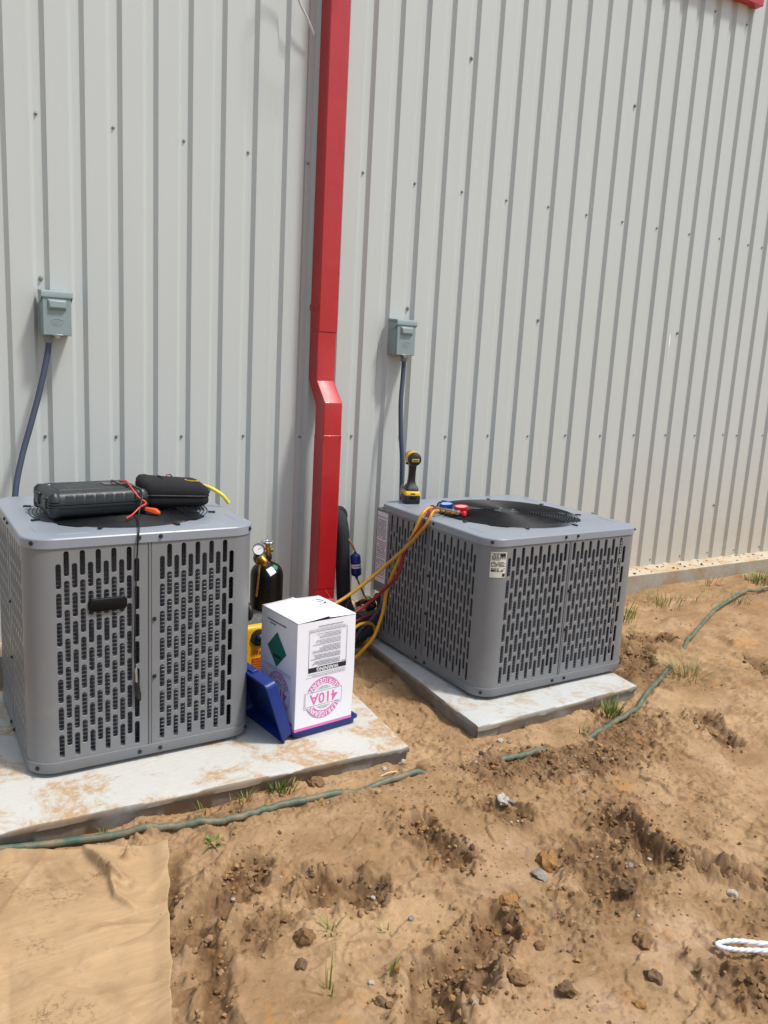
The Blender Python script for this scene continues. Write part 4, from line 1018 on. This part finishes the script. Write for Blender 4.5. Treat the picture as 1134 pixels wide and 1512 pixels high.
cord('charging_hose', [(1.592, -.735, ZR+.024), (1.55, -.752, ZR+.022), (1.512, -.765, .597), (1.46, -.686, .474), (1.40, -.612, .373), (1.32, -.567, .285), (1.22, -.557, .219), (1.12, -.58, .185), (1.02, -.60, .13), (.95, -.58, .0), (.93, -.55, -.085)], .0085, 'hose_tan', 'tan charging hose slanting from the manifold to behind the carton', 'hose', HG, 10)
cord('charging_hose', [(1.596, -.702, ZR+.024), (1.555, -.722, ZR+.022), (1.507, -.725, .575), (1.465, -.675, .462), (1.44, -.661, .339), (1.42, -.591, .255), (1.36, -.541, .173), (1.28, -.536, .126), (1.18, -.54, .06), (1.08, -.55, -.04), (1.0, -.56, -.08)], .0085, 'hose_red', 'dark red charging hose running down from the manifold to behind the carton', 'hose', HG, 10)
cord('charging_hose', [(1.54, -.40, .045), (1.46, -.42, .06), (1.38, -.45, .062), (1.28, -.47, .04), (1.2, -.5, .0), (1.1, -.5, -.08)], .0075, 'hose_red', 'short dark red hose crossing low beside the right unit', 'hose', None, 8)
cord('power_lead', [(1.52, -.45, .20), (1.49, -.47, .15), (1.44, -.46, .07), (1.38, -.44, .0), (1.36, -.42, -.06), (1.40, -.38, -.10)], .0085, 'conduit_grey', 'grey power lead crossing under the hoses beside the right unit', 'cable', None, 8)

cord('charging_hose', [(1.02, -.70, -.085), (1.10, -.66, -.02), (1.20, -.62, .05), (1.30, -.56, .075), (1.38, -.52, .06), (1.42, -.50, .03), (1.44, -.47, -.03), (1.40, -.42, -.085)], .0075, 'hose_tan', 'short tan hose looped low between the carton and the right unit', 'hose', None, 8)
cord('power_lead', [(1.10, -.48, -.12), (1.20, -.42, -.07), (1.30, -.36, .0), (1.38, -.34, .03), (1.46, -.36, .0), (1.42, -.42, -.06), (1.32, -.46, -.08), (1.24, -.44, -.05), (1.22, -.36, -.09)], .0065, 'rubber_black', 'thin black lead coiled on the soil behind the hoses', 'cable', None, 8)

# ------------------------------------------------------------------ cordless drill standing on its battery
dr = thing('cordless_drill', 'black and yellow cordless drill standing upright on the right unit', 'drill', (1.657, -.392, ZR+.001), R(-22))
# x: right seen from the back, y: towards the chuck
m = MB(); o = lambda w, d, z, yo=0.: [(x, y+yo, z) for x, y, _ in rrect(w, d, .010, 5)]
m.loft([o(.074, .108, 0), o(.078, .112, .004), o(.078, .112, .036), o(.074, .108, .040)]); bt_ = m.build('battery', 'tool_black', dr, smooth=40)
m = MB(); m.loft([o(.079, .113, .041), o(.080, .114, .046), o(.074, .104, .058), o(.066, .095, .062)]); m.build('battery_collar', 'tool_yellow', bt_, smooth=40)
m = MB(); m.box((.0, -.0575, .030), (.034, .003, .010)); m.box((.0, -.0560, .050), (.024, .003, .006)); m.build('battery_print', 'badge_black', bt_, bevel=.001)
m = MB(); m.loft([o(.064, .09, .062), o(.060, .082, .078), o(.040, .054, .092, .006), o(.034, .048, .115, .006), o(.033, .046, .160, .002), o(.036, .052, .185, 0), o(.042, .075, .198, .01)]); m.build('handle', 'tool_black', dr, smooth=50)
m = MB(); m.lathe([(.0, -.070), (.020, -.070), (.030, -.064), (.033, -.052), (.034, .0), (.033, .045), (.030, .05)], 32, (0, 0, .222), axis=(0, 1, 0)); bd = m.build('motor_housing', 'tool_black', dr, smooth=40)
m = MB(); m.lathe([(.0345, -.044), (.0355, -.04), (.0355, .02), (.0345, .024)], 32, (0, 0, .222), axis=(0, 1, 0), caps=False); m.build('yellow_band', 'tool_yellow', bd, smooth=40)
m = MB(); m.box((0, -.0705, .219), (.036, .003, .015)); m.build('rear_badge', 'tag_yellow', bd, bevel=.001)
m = MB(); m.box((0, -.0725, .219), (.028, .0012, .0045)); m.build('badge_print', 'ink_black', bd)
m = MB(); m.lathe([(.028, .05), (.030, .06), (.026, .085), (.022, .10), (.014, .115), (.010, .12)], 24, (0, 0, .222), axis=(0, 1, 0)); m.build('chuck', 'black_metal', dr, smooth=40)
m = MB(); m.box((0, .030, .178), (.014, .016, .034)); m.build('trigger', 'badge_black', dr, bevel=.004)
m = MB(); m.box((-.028, 0, .196), (.012, .03, .010)); m.build('direction_switch', 'badge_black', dr, bevel=.003)
m = MB(); m.tube(spline([(-.042, .01, .02), (-.05, .01, .04), (-.048, .01, .075), (-.04, .01, .085)], 6), .003, 6); m.build('belt_clip', 'chrome', dr, smooth=60)

# ------------------------------------------------------------------ garden hose, partly sunk in the mud
hp = [(-.9, -1.36, .016), (-.55, -1.36, .016), (-.347, -1.385, .016), (-.108, -1.432, .015), (.028, -1.463, .013), (.17, -1.495, .010), (.312, -1.523, .010), (.40, -1.526, .006), (.501, -1.524, .012), (.60, -1.532, .010), (.697, -1.538, .004), (.78, -1.535, -.010), (.87, -1.53, .006), (.955, -1.525, .012), (1.025, -1.523, .008), (1.12, -1.54, -.028),
      (1.28, -1.575, -.03), (1.38, -1.59, .004), (1.45, -1.588, .010), (1.55, -1.58, .004), (1.66, -1.57, -.025), (1.80, -1.565, -.02), (1.90, -1.555, .004), (2.05, -1.51, .012), (2.269, -1.435, .014), (2.45, -1.345, .013), (2.60, -1.27, .012), (2.796, -1.179, .012), (2.90, -1.12, -.02), (3.03, -1.05, -.03), (3.12, -1.0, .0),
      (3.192, -.965, .02), (3.40, -.86, .026), (3.62, -.755, .026), (3.85, -.66, .028), (4.10, -.585, .030), (4.35, -.54, .032), (4.6, -.497, .030), (5.4, -.42, .026), (7., -.4, .02)]
sp = spline([(x, y, 0) for x, y, d in hp], 6); dd = spline([(d, 0, 0) for x, y, d in hp], 6)
gsm = lambda x, y: float(np.mean(ground(np.array([x-.05, x, x+.05, x, x]), np.array([y, y, y, y-.05, y+.05]))))
m = MB(); m.tube([(p.x, p.y, gsm(p.x, p.y)+d.x) for p, d in zip(sp, dd)], .0115, 12)
tag(m.build('garden_hose', 'hose_green', smooth=60), 'green garden hose snaking through the mud past both pads', 'hose')

# ------------------------------------------------------------------ kraft paper sheet on the mud
e1 = Vector((-.92, .39)).normalized(); e2 = Vector((-.26, -.966)).normalized(); TR = Vector((.092, -1.588))
nu, nv = 230, 240; LU, LV = .95, 1.0
U, V = np.meshgrid(np.linspace(0, LU, nu), np.linspace(0, LV, nv))
jag = .006*fbm(V*9, V*0+1, 3, 71); jag2 = .008*fbm(U*7, U*0+2, 3, 72)
PX = TR.x+e1.x*(U+jag*(1-U/LU))+e2.x*(V+jag2*(1-V/LV)); PY = TR.y+e1.y*(U+jag*(1-U/LU))+e2.y*(V+jag2*(1-V/LV))
GZ = -.157-.014*sstep(-1.6, -2.9, PY)+.020*fbm(PX*1.1+3, PY*1.1, 3, 5)
gr_ = ground(PX, PY)
PZ_ = np.maximum(GZ+.012, 0*GZ-9)+.006*fbm(PX*5, PY*5, 3, 81)
def ridge(pts, hgt, w0, w1):
    """fold running along a polyline, steep on one side"""
    out = np.zeros_like(PX); best = np.full_like(PX, 9.)
    P = [np.array(p) for p in pts]
    for i in range(len(P)-1):
        a, b = P[i], P[i+1]; d = b-a; L = np.hypot(*d); t = np.clip(((PX-a[0])*d[0]+(PY-a[1])*d[1])/L**2, 0, 1)
        qx, qy = PX-(a[0]+d[0]*t), PY-(a[1]+d[1]*t); dist = np.hypot(qx, qy); sd = np.sign(d[0]*qy-d[1]*qx)
        tt = (i+t)/(len(P)-1); h = hgt*np.sin(np.pi*np.clip(tt*.92+.06, 0, 1))**.6*np.exp(-(dist/np.where(sd > 0, w0, w1))**1.25)
        out = np.where(dist < best, h, out); best = np.minimum(best, dist)
    return out
def px2(x, y): 
    # paper spots measured once as ground coordinates
    return (x, y)
PZ_ += ridge([(-.131, -1.513), (-.115, -1.60), (-.094, -1.675), (-.063, -1.722)], .046, .035, .006)
PZ_ += ridge([(-.094, -1.665), (-.102, -1.72), (-.103, -1.775), (-.065, -1.84)], .026, .022, .005)
PZ_ += ridge([(-.225, -1.46), (-.33, -1.62), (-.42, -1.80), (-.55, -2.05)], .006, .012, .012)
PZ_ += ridge([(.02, -1.85), (-.20, -1.80), (-.40, -1.7)], .005, .012, .03); PZ_ += ridge([(.0, -2.0), (-.15, -1.96), (-.3, -1.99)], .006, .012, .03); PZ_ += ridge([(-.05, -2.12), (-.22, -2.1), (-.4, -2.0)], .005, .02, .02)
PZ_ += ridge([(.06, -1.70), (-.03, -1.78), (-.10, -1.83)], .006, .015, .03)
PZ_ += .045*np.exp(-(np.hypot((PX+.028)*1.0, (PY+1.60)*1.0)/.014)**2)
_pr = random.Random(12)
for _k in range(16):
    _u, _v, _a, _l = _pr.uniform(0, .6), _pr.uniform(.05, .8), _pr.uniform(0, 3.14), _pr.uniform(.10, .35)
    _c = (TR.x+e1.x*_u+e2.x*_v, TR.y+e1.y*_u+e2.y*_v); _d = (math.cos(_a)*_l/2, math.sin(_a)*_l/2)
    PZ_ += ridge([(_c[0]-_d[0], _c[1]-_d[1]), (_c[0]+_pr.uniform(-.02, .02), _c[1]+_pr.uniform(-.02, .02)), (_c[0]+_d[0], _c[1]+_d[1])], _pr.choice((-1, 1))*_pr.uniform(.003, .007), _pr.uniform(.006, .03), _pr.uniform(.006, .02))
PZ_ += .008*sstep(.05, .0, U)+.008*sstep(.06, .0, U)*sstep(.3, .0, V)+.008*sstep(.05, 0, V)+.006*sstep(.10, 0, V)*fbm(U*9, V*3, 2, 89)
PZ_ += .0065*ridged(PX*2.6, PY*2.6, 2, 83)+.0042*ridged(PX*7, PY*7, 2, 86)*sstep(-.2, .4, fbm(PX*2, PY*2, 2, 87))+.0007*fbm(PX*26, PY*26, 3, 85)
idp = np.arange(nu*nv).reshape(nv, nu)
pq = np.stack([idp[:-1, :-1], idp[1:, :-1], idp[1:, 1:], idp[:-1, 1:]], -1).reshape(-1, 4)
me = bpy.data.meshes.new('kraft_paper_sheet'); me.from_pydata(np.stack([PX, PY, PZ_], -1).reshape(-1, 3).tolist(), [], pq.tolist())
me.polygons.foreach_set('use_smooth', [True]*len(me.polygons)); me.materials.append(MAT['kraft']); me.update()
kp = obj('kraft_paper_sheet', me); s_ = kp.modifiers.new('thick', 'SOLIDIFY'); s_.thickness = .0022; s_.offset = 1
tag(kp, 'creased brown kraft paper sheet lying on the mud', 'paper sheet')

# ------------------------------------------------------------------ stones and clods
def rock_mesh(seed, size, flat=.7, sub=2, rough=.28):
    bm = bmesh.new(); bmesh.ops.create_icosphere(bm, subdivisions=sub, radius=1)
    rr = random.Random(seed); off = [rr.uniform(-50, 50) for _ in range(3)]
    planes = [(Vector((rr.gauss(0, 1), rr.gauss(0, 1), rr.gauss(0, 1))).normalized(), rr.uniform(.62, .9)) for _ in range(7)]
    for v in bm.verts:
        d = v.co.normalized(); l = 1.
        for pl_, h in planes:
            c = d.dot(pl_)
            if c > .05: l = min(l, h/c)
        nz = float(fbm(np.array([d.x*1.6+off[0]+d.z]), np.array([d.y*1.6+off[1]-d.z*.7]), 3, seed)[0])
        l *= 1+rough*nz; v.co = Vector((d.x*l*size, d.y*l*size*.8, d.z*l*size*flat))
    me = bpy.data.meshes.new('rock'); bm.to_mesh(me); bm.free()
    me.polygons.foreach_set('use_smooth', [True]*len(me.polygons)); me.set_sharp_from_angle(angle=R(38)); return me
def rock(name, x, y, size, mat, label, cat, seed, flat=.7, lift=.35, rough=.28, group=None, rz=None):
    me = rock_mesh(seed, size, flat, 3, rough); me.materials.append(MAT[mat]); me.name = name
    o = obj(name, me, loc=(x, y, gz(x, y)+size*flat*lift), rot=(0, 0, seed*1.3 if rz is None else rz)); tag(o, label, cat, group); return o
rock('white_stone', 1.185, -1.823, .027, 'stone_white', 'lumpy white stone standing in the mud between the pads and the footprints', 'stone', 1, .75)
rock('white_stone', 1.215, -1.838, .013, 'stone_grey', 'small white and grey stone touching the lumpy white stone', 'stone', 2, .7)
rock('white_stone', 1.035, -1.405, .019, 'stone_white', 'white stone leaning on the right corner of the stained pad', 'stone', 3, .85)
rock('white_stone', .938, -1.432, .014, 'stone_white', 'small white stone under the front edge of the stained pad', 'stone', 4, .5)
rock('yellow_clod', 1.125, -2.127, .039, 'clod_orange', 'large yellow clay lump in the middle of the mud', 'clod', 5, .75, .5, .4)
rock('grey_clod', 1.055, -2.170, .028, 'stone_grey', 'grey lump just below the large yellow clay lump', 'clod', 6, .6)
rock('mud_clod', .299, -2.117, .027, 'clod_brown', 'brown mud clod to the right of the paper sheet', 'clod', 7, .75, .5, .35)
rock('mud_clod', .258, -2.185, .022, 'clod_dark', 'dark flat clod below the brown one near the paper', 'clod', 8, .5, .4, .35)
rock('mud_clod', .373, -2.377, .019, 'clod_dark', 'small dark clod at the bottom edge left of the big footprint', 'clod', 9, .6, .4, .35)
rock('mud_clod', .804, -2.548, .028, 'clod_dark', 'dark grey clod at the bottom right of the big footprint', 'clod', 10, .65, .45, .4)
rock('mud_clod', .726, -2.466, .028, 'clod_brown', 'long brown clod touching the big footprint', 'clod', 11, .6, .4, .35)
rock('mud_clod', .850, -2.40, .016, 'clod_brown', 'round brown pebble-like clod right of the big footprint', 'clod', 12, .7)
rock('white_stone', 1.541, -2.484, .020, 'stone_white', 'flat white stone near the right edge of the picture', 'stone', 13, .45)
rock('orange_clod', .890, -2.225, .028, 'clod_orange', 'orange crumbly lump above the big footprint', 'clod', 14, .55, .35, .4)
rock('mud_clod', 1.128, -2.503, .031, 'clod_brown', 'broad brown clod right of centre near the bottom', 'clod', 15, .5, .35, .4)
rock('mud_clod', 1.217, -2.359, .028, 'clod_dark', 'dark broken clod beside the deepest footprint', 'clod', 16, .6, .4, .4)
rock('white_stone', .569, -2.488, .009, 'stone_white', 'tiny white pebble under the big footprint', 'stone', 17, .8)
rock('white_stone', .385, -2.316, .009, 'stone_white', 'tiny white pebble near the sprout at the bottom', 'stone', 18, .8)
rock('mud_clod', .660, -1.435, .035, 'clod_brown', 'big mud clod against the front edge of the stained pad', 'clod', 19, .6, .3, .4)
rock('mud_clod', 1.465, -2.30, .028, 'clod_brown', 'pale brown clod on the near rim of the deepest footprint', 'clod', 20, .5, .35, .4)
rock('grey_stone', 1.33, -2.27, .013, 'stone_grey', 'small smooth grey stone between the yellow lump and the deepest footprint', 'stone', 21, .8)
rock('grey_stone', 1.50, -1.475, .012, 'stone_grey', 'grey pebble at the foot of the clean pad', 'stone', 22, .8)
rock('mud_clod', 1.04, -2.62, .023, 'clod_dark', 'dark clod nearest the camera right of the grey one', 'clod', 23, .6, .4, .4)
rock('white_stone', 1.46, -1.462, .014, 'stone_white', 'white pebble at the foot of the clean pad', 'stone', 24, .8)
rock('mud_clod', 1.06, -1.50, .023, 'clod_brown', 'brown clod off the corner of the stained pad', 'clod', 25, .6)
rock('mud_clod', 1.30, -2.62, .017, 'clod_dark', 'small dark clod in front of the white rope', 'clod', 26, .6)
rock('white_stone', .60, -2.16, .010, 'stone_grey', 'tiny grey pebble between two footprints', 'stone', 27, .8)
rock('mud_clod', .945, -2.66, .017, 'clod_orange', 'orange clod at the very bottom of the picture', 'clod', 28, .6)
st_ = MB(); st_.tube([(.0, 0, 0), (.04, .006, .004), (.075, .004, .0)], .0028, 6)
tag(st_.build('straw', 'straw', loc=(.90, -1.475, gz(.93, -1.475)+.004)), 'pale straw lying between the pad and the hose', 'straw')
# crumbs and pebbles that nobody could count
pts = []; rr = random.Random(99); fam = [rock_mesh(200+i, 1., .7, 1, .5) for i in range(6)]
famd = [([tuple(v.co) for v in f.vertices], [tuple(p.vertices) for p in f.polygons]) for f in fam]
NP = 11000; xs = np.array([rr.uniform(-.4, 5.2) if i % 3 else rr.uniform(.2, 1.9) for i in range(NP)]); ys = np.array([rr.uniform(-2.95, -.2) if i % 3 else rr.uniform(-2.9, -1.5) for i in range(NP)])
dens = fbm(xs*2.2, ys*2.2, 3, 91); zs, wt = ground(xs, ys, True)
keep = (dens*.8+wt*1.6+np.array([rr.uniform(-.3, .5) for _ in range(NP)])) > .30
mats_ = ['clod_brown', 'clod_dark', 'clod_orange', 'stone_white', 'stone_grey', 'clod_tan']
cr = {k: MB() for k in range(2)}
V_, F_, I_ = [], [], []
for i in range(NP):
    x, y = xs[i], ys[i]
    if not keep[i]: continue
    if (-.62 < x < 1.14 and -1.44 < y < -.3) or (1.38 < x < 2.47 and -1.41 < y < -.27): continue
    s_ = .0018+(.006+.009*float(wt[i]))*rr.random()**2.6; q = rr.random(); mi = 5 if q < .52 else 0 if q < .80 else 1 if q < .86 else 2 if q < .93 else 3 if q < .97 else 4
    if mi >= 3: s_ *= .75
    vs, fs = famd[rr.randrange(6)]; an = rr.uniform(0, 6.3); c, sn = math.cos(an)*s_, math.sin(an)*s_; o = len(V_); z = zs[i]+s_*.25
    V_ += [(x+a*c-b*sn, y+a*sn+b*c, z+k*s_) for a, b, k in vs]; F_ += [tuple(j+o for j in f) for f in fs]; I_ += [mi]*len(fs)
# torn flakes and lumps thrown up round the footprints and in the churned soil
spots = []
for (cx, cy, an, L, W, D) in PRINTS:
    for i in range(int(70*(L+W)/.45*D/.045)):
        t = rr.uniform(0, 6.283); u = math.cos(t)*L/2*rr.uniform(.75, 1.25); v = math.sin(t)*W/2*rr.uniform(.7, 1.5); c, sn = math.cos(R(an)), math.sin(R(an)); spots.append((cx+u*c-v*sn, cy+u*sn+v*c))
for (cx, cy, rx, ry, an, am) in CHURN:
    for i in range(int(900*rx*ry*am)):
        t = rr.uniform(0, 6.283); q = rr.random()**.6; c, sn = math.cos(R(an)), math.sin(R(an)); u, v = rx*q*math.cos(t), ry*q*math.sin(t); spots.append((cx+u*c-v*sn, cy+u*sn+v*c))
sx_a = np.array([p[0] for p in spots]); sy_a = np.array([p[1] for p in spots]); sz_a = ground(sx_a, sy_a)
for (x, y), z in zip(spots, sz_a):
    if (-.62 < x < 1.14 and -1.46 < y < -.3) or (1.38 < x < 2.47 and -1.43 < y < -.27): continue
    pu = (x-.092)*-.9207+(y+1.588)*.3903; pv = (x-.092)*-.26+(y+1.588)*-.9656
    if pu > -.01 and pv > -.01: continue
    E_ = Euler((rr.gauss(0, .5), rr.gauss(0, .5), rr.uniform(0, 6.3))).to_matrix(); o = len(V_); mi = rr.choice((5, 5, 5, 0, 0, 1, 2))
    if rr.random() < .45:
        n_ = rr.randrange(5, 8); sz_ = rr.uniform(.006, .016)*rr.uniform(.5, 1.); th_ = sz_*.22
        ring_ = [(sz_*rr.uniform(.6, 1.15)*math.cos(6.283*k/n_), sz_*rr.uniform(.5, .9)*math.sin(6.283*k/n_)) for k in range(n_)]
        vv = [E_ @ Vector((a, b, -th_)) for a, b in ring_]+[E_ @ Vector((a*.85, b*.85, th_+rr.uniform(0, th_))) for a, b in ring_]
        V_ += [(x+p.x, y+p.y, z+.004+p.z) for p in vv]; fs = [tuple(range(n_-1, -1, -1)), tuple(range(n_, 2*n_))]+[(k, (k+1) % n_, n_+(k+1) % n_, n_+k) for k in range(n_)]
    else:
        vs, fs = famd[rr.randrange(6)]; sz_ = .004+.013*rr.random()**2.2; vv = [E_ @ (Vector(p)*sz_) for p in vs]; V_ += [(x+p.x, y+p.y, z+sz_*.2+p.z) for p in vv]
    F_ += [tuple(j+o for j in f) for f in fs]; I_ += [mi]*len(fs)
me = bpy.data.meshes.new('soil_crumbs'); me.from_pydata(V_, [], F_)
for k in mats_: me.materials.append(MAT[k])
me.polygons.foreach_set('material_index', I_); me.update()
tag(obj('soil_crumbs', me), 'scattered crumbs of soil and tiny pebbles over the mud', 'gravel', kind='stuff')
# crumbs on the ledge
V_, F_, I_ = [], [], []
for i in range(260):
    x = rr.uniform(2.6, 6.5); y = -.005-.13*rr.random()**1.6; s_ = .003+.012*rr.random()**3
    vs, fs = famd[rr.randrange(6)]; an = rr.uniform(0, 6.3); c, sn = math.cos(an)*s_, math.sin(an)*s_; o = len(V_)
    V_ += [(x+a*c-b*sn, y+a*sn+b*c, -.006+s_*.4+k*s_) for a, b, k in vs]; F_ += [tuple(j+o for j in f) for f in fs]; I_ += [rr.choice((0, 0, 1, 2))]*len(fs)
me = bpy.data.meshes.new('ledge_crumbs'); me.from_pydata(V_, [], F_)
for k in mats_[:3]: me.materials.append(MAT[k])
me.polygons.foreach_set('material_index', I_); me.update(); tag(obj('ledge_crumbs', me), 'soil crumbs strewn along the concrete ledge under the wall', 'gravel', kind='stuff')

# ------------------------------------------------------------------ grass and weeds
def tuft(x, y, n, h, spread, label, seed, mat='grass_green', flat=.35, wid=.0045):
    rr = random.Random(seed); m = MB()
    for i in range(n):
        an = rr.uniform(0, 6.283); q = spread*rr.random()**.7; bx_, by_ = q*.5*math.cos(an), q*.5*math.sin(an); hh = h*rr.uniform(.45, 1.1); lean = rr.uniform(.2, 1.)*flat*2*hh; a2 = an+rr.uniform(-.7, .7)
        dx, dy = math.cos(a2), math.sin(a2); w = wid*rr.uniform(.6, 1.1); k = 5; vs = []; z0 = gz(x+bx_, y+by_)-.004 if i % 4 == 0 else None
        for j in range(k+1):
            t = j/k; ww = w*(1-t**2.2)*.5+.0001; px_, py_ = bx_+dx*lean*t**1.6, by_+dy*lean*t**1.6; pz = hh*(t-.35*flat*t*t)
            vs += [(px_-dy*ww, py_+dx*ww, pz), (px_, py_, pz-ww*.5), (px_+dy*ww, py_-dx*ww, pz)]
        m.cur = 1 if rr.random() < .22 else 0
        m.add(vs, [(3*j+i_, 3*j+i_+1, 3*j+i_+4, 3*j+i_+3) for j in range(k) for i_ in range(2)])
    o = m.build('grass_tuft', [mat, 'grass_dry'], smooth=70, loc=(x, y, gz(x, y)-.004)); tag(o, label, 'grass', 'grass tufts and weeds in the mud')
tuft(3.18, -.50, 60, .14, .16, 'thick grass tuft right behind the right unit', 1)
tuft(3.62, -.42, 60, .10, .26, 'wide grass tuft between the right unit and the ledge', 2)
tuft(3.92, -.42, 34, .07, .34, 'low creeping grass in front of the ledge', 3, flat=.8)
tuft(4.25, -.27, 30, .11, .14, 'dry grass tuft against the ledge', 4, 'grass_dry')
tuft(4.72, -.32, 150, .10, .26, 'dense bright green grass clump at the right edge', 5)
tuft(4.12, -.60, 30, .10, .16, 'grass blades growing over the garden hose', 6, flat=.7)
tuft(2.80, -1.28, 70, .16, .22, 'straggly dry grass beside the bend of the hose', 7, 'grass_dry', .8)
tuft(2.10, -1.43, 44, .10, .12, 'leafy weed at the right end of the clean pad', 8, wid=.009)
tuft(.53, -1.42, 70, .055, .10, 'bushy little weed at the stained pad by the big clod', 9, wid=.007)
tuft(.40, -1.43, 18, .07, .10, 'thin grass blades along the stained pad', 10)
tuft(.255, -1.44, 12, .05, .06, 'sparse sprout under the stained pad near the paper', 11)
tuft(.225, -1.62, 40, .025, .05, 'tiny clover patch beside the paper corner', 12, wid=.008, flat=.8)
tuft(.275, -2.30, 7, .11, .03, 'tall thin sprout at the bottom of the mud', 13, flat=.2)
tuft(.44, -2.32, 9, .055, .03, 'short green sprout left of the big footprint', 14, flat=.3)
tuft(.385, -2.10, 10, .05, .05, 'small star of grass beside the brown clod', 15, flat=.8)
tuft(.515, -2.165, 8, .03, .03, 'single tiny sprout between the two left footprints', 16, flat=.6)
tuft(1.86, -1.52, 10, .06, .06, 'few blades where the hose dives under the mud', 17, flat=.5)
tuft(3.05, -.70, 16, .05, .12, 'short dry blades in the torn mud behind the right unit', 18, 'grass_dry', .7)
tuft(-.05, -1.405, 8, .05, .04, 'small sprout between the hose and the pad corner left of the picture', 19)

# ------------------------------------------------------------------ white rope
rp = MB(); base = spline([(1.62, -2.86, .03), (1.47, -2.775, .022), (1.368, -2.712, .020), (1.31, -2.675, .016), (1.278, -2.645, .012), (1.270, -2.630, .012), (1.280, -2.627, .014), (1.315, -2.650, .024), (1.37, -2.697, .030), (1.47, -2.755, .032), (1.63, -2.835, .035)], 12)
for k in range(3):
    path = []
    for i, p in enumerate(base):
        t = (base[min(i+1, len(base)-1)]-base[max(i-1, 0)]).normalized(); a_ = Vector((0, 0, 1)); b_ = t.cross(a_).normalized(); c_ = b_.cross(t); ph = i*.55+k*2.094
        path.append(p+Vector((0, 0, -.165))+(b_*math.cos(ph)+c_*math.sin(ph))*.0031)
    rp.tube(path, .0036, 8)
tag(rp.build('white_rope', 'rope_white', smooth=60), 'loop of white twisted rope lying at the right edge', 'rope')
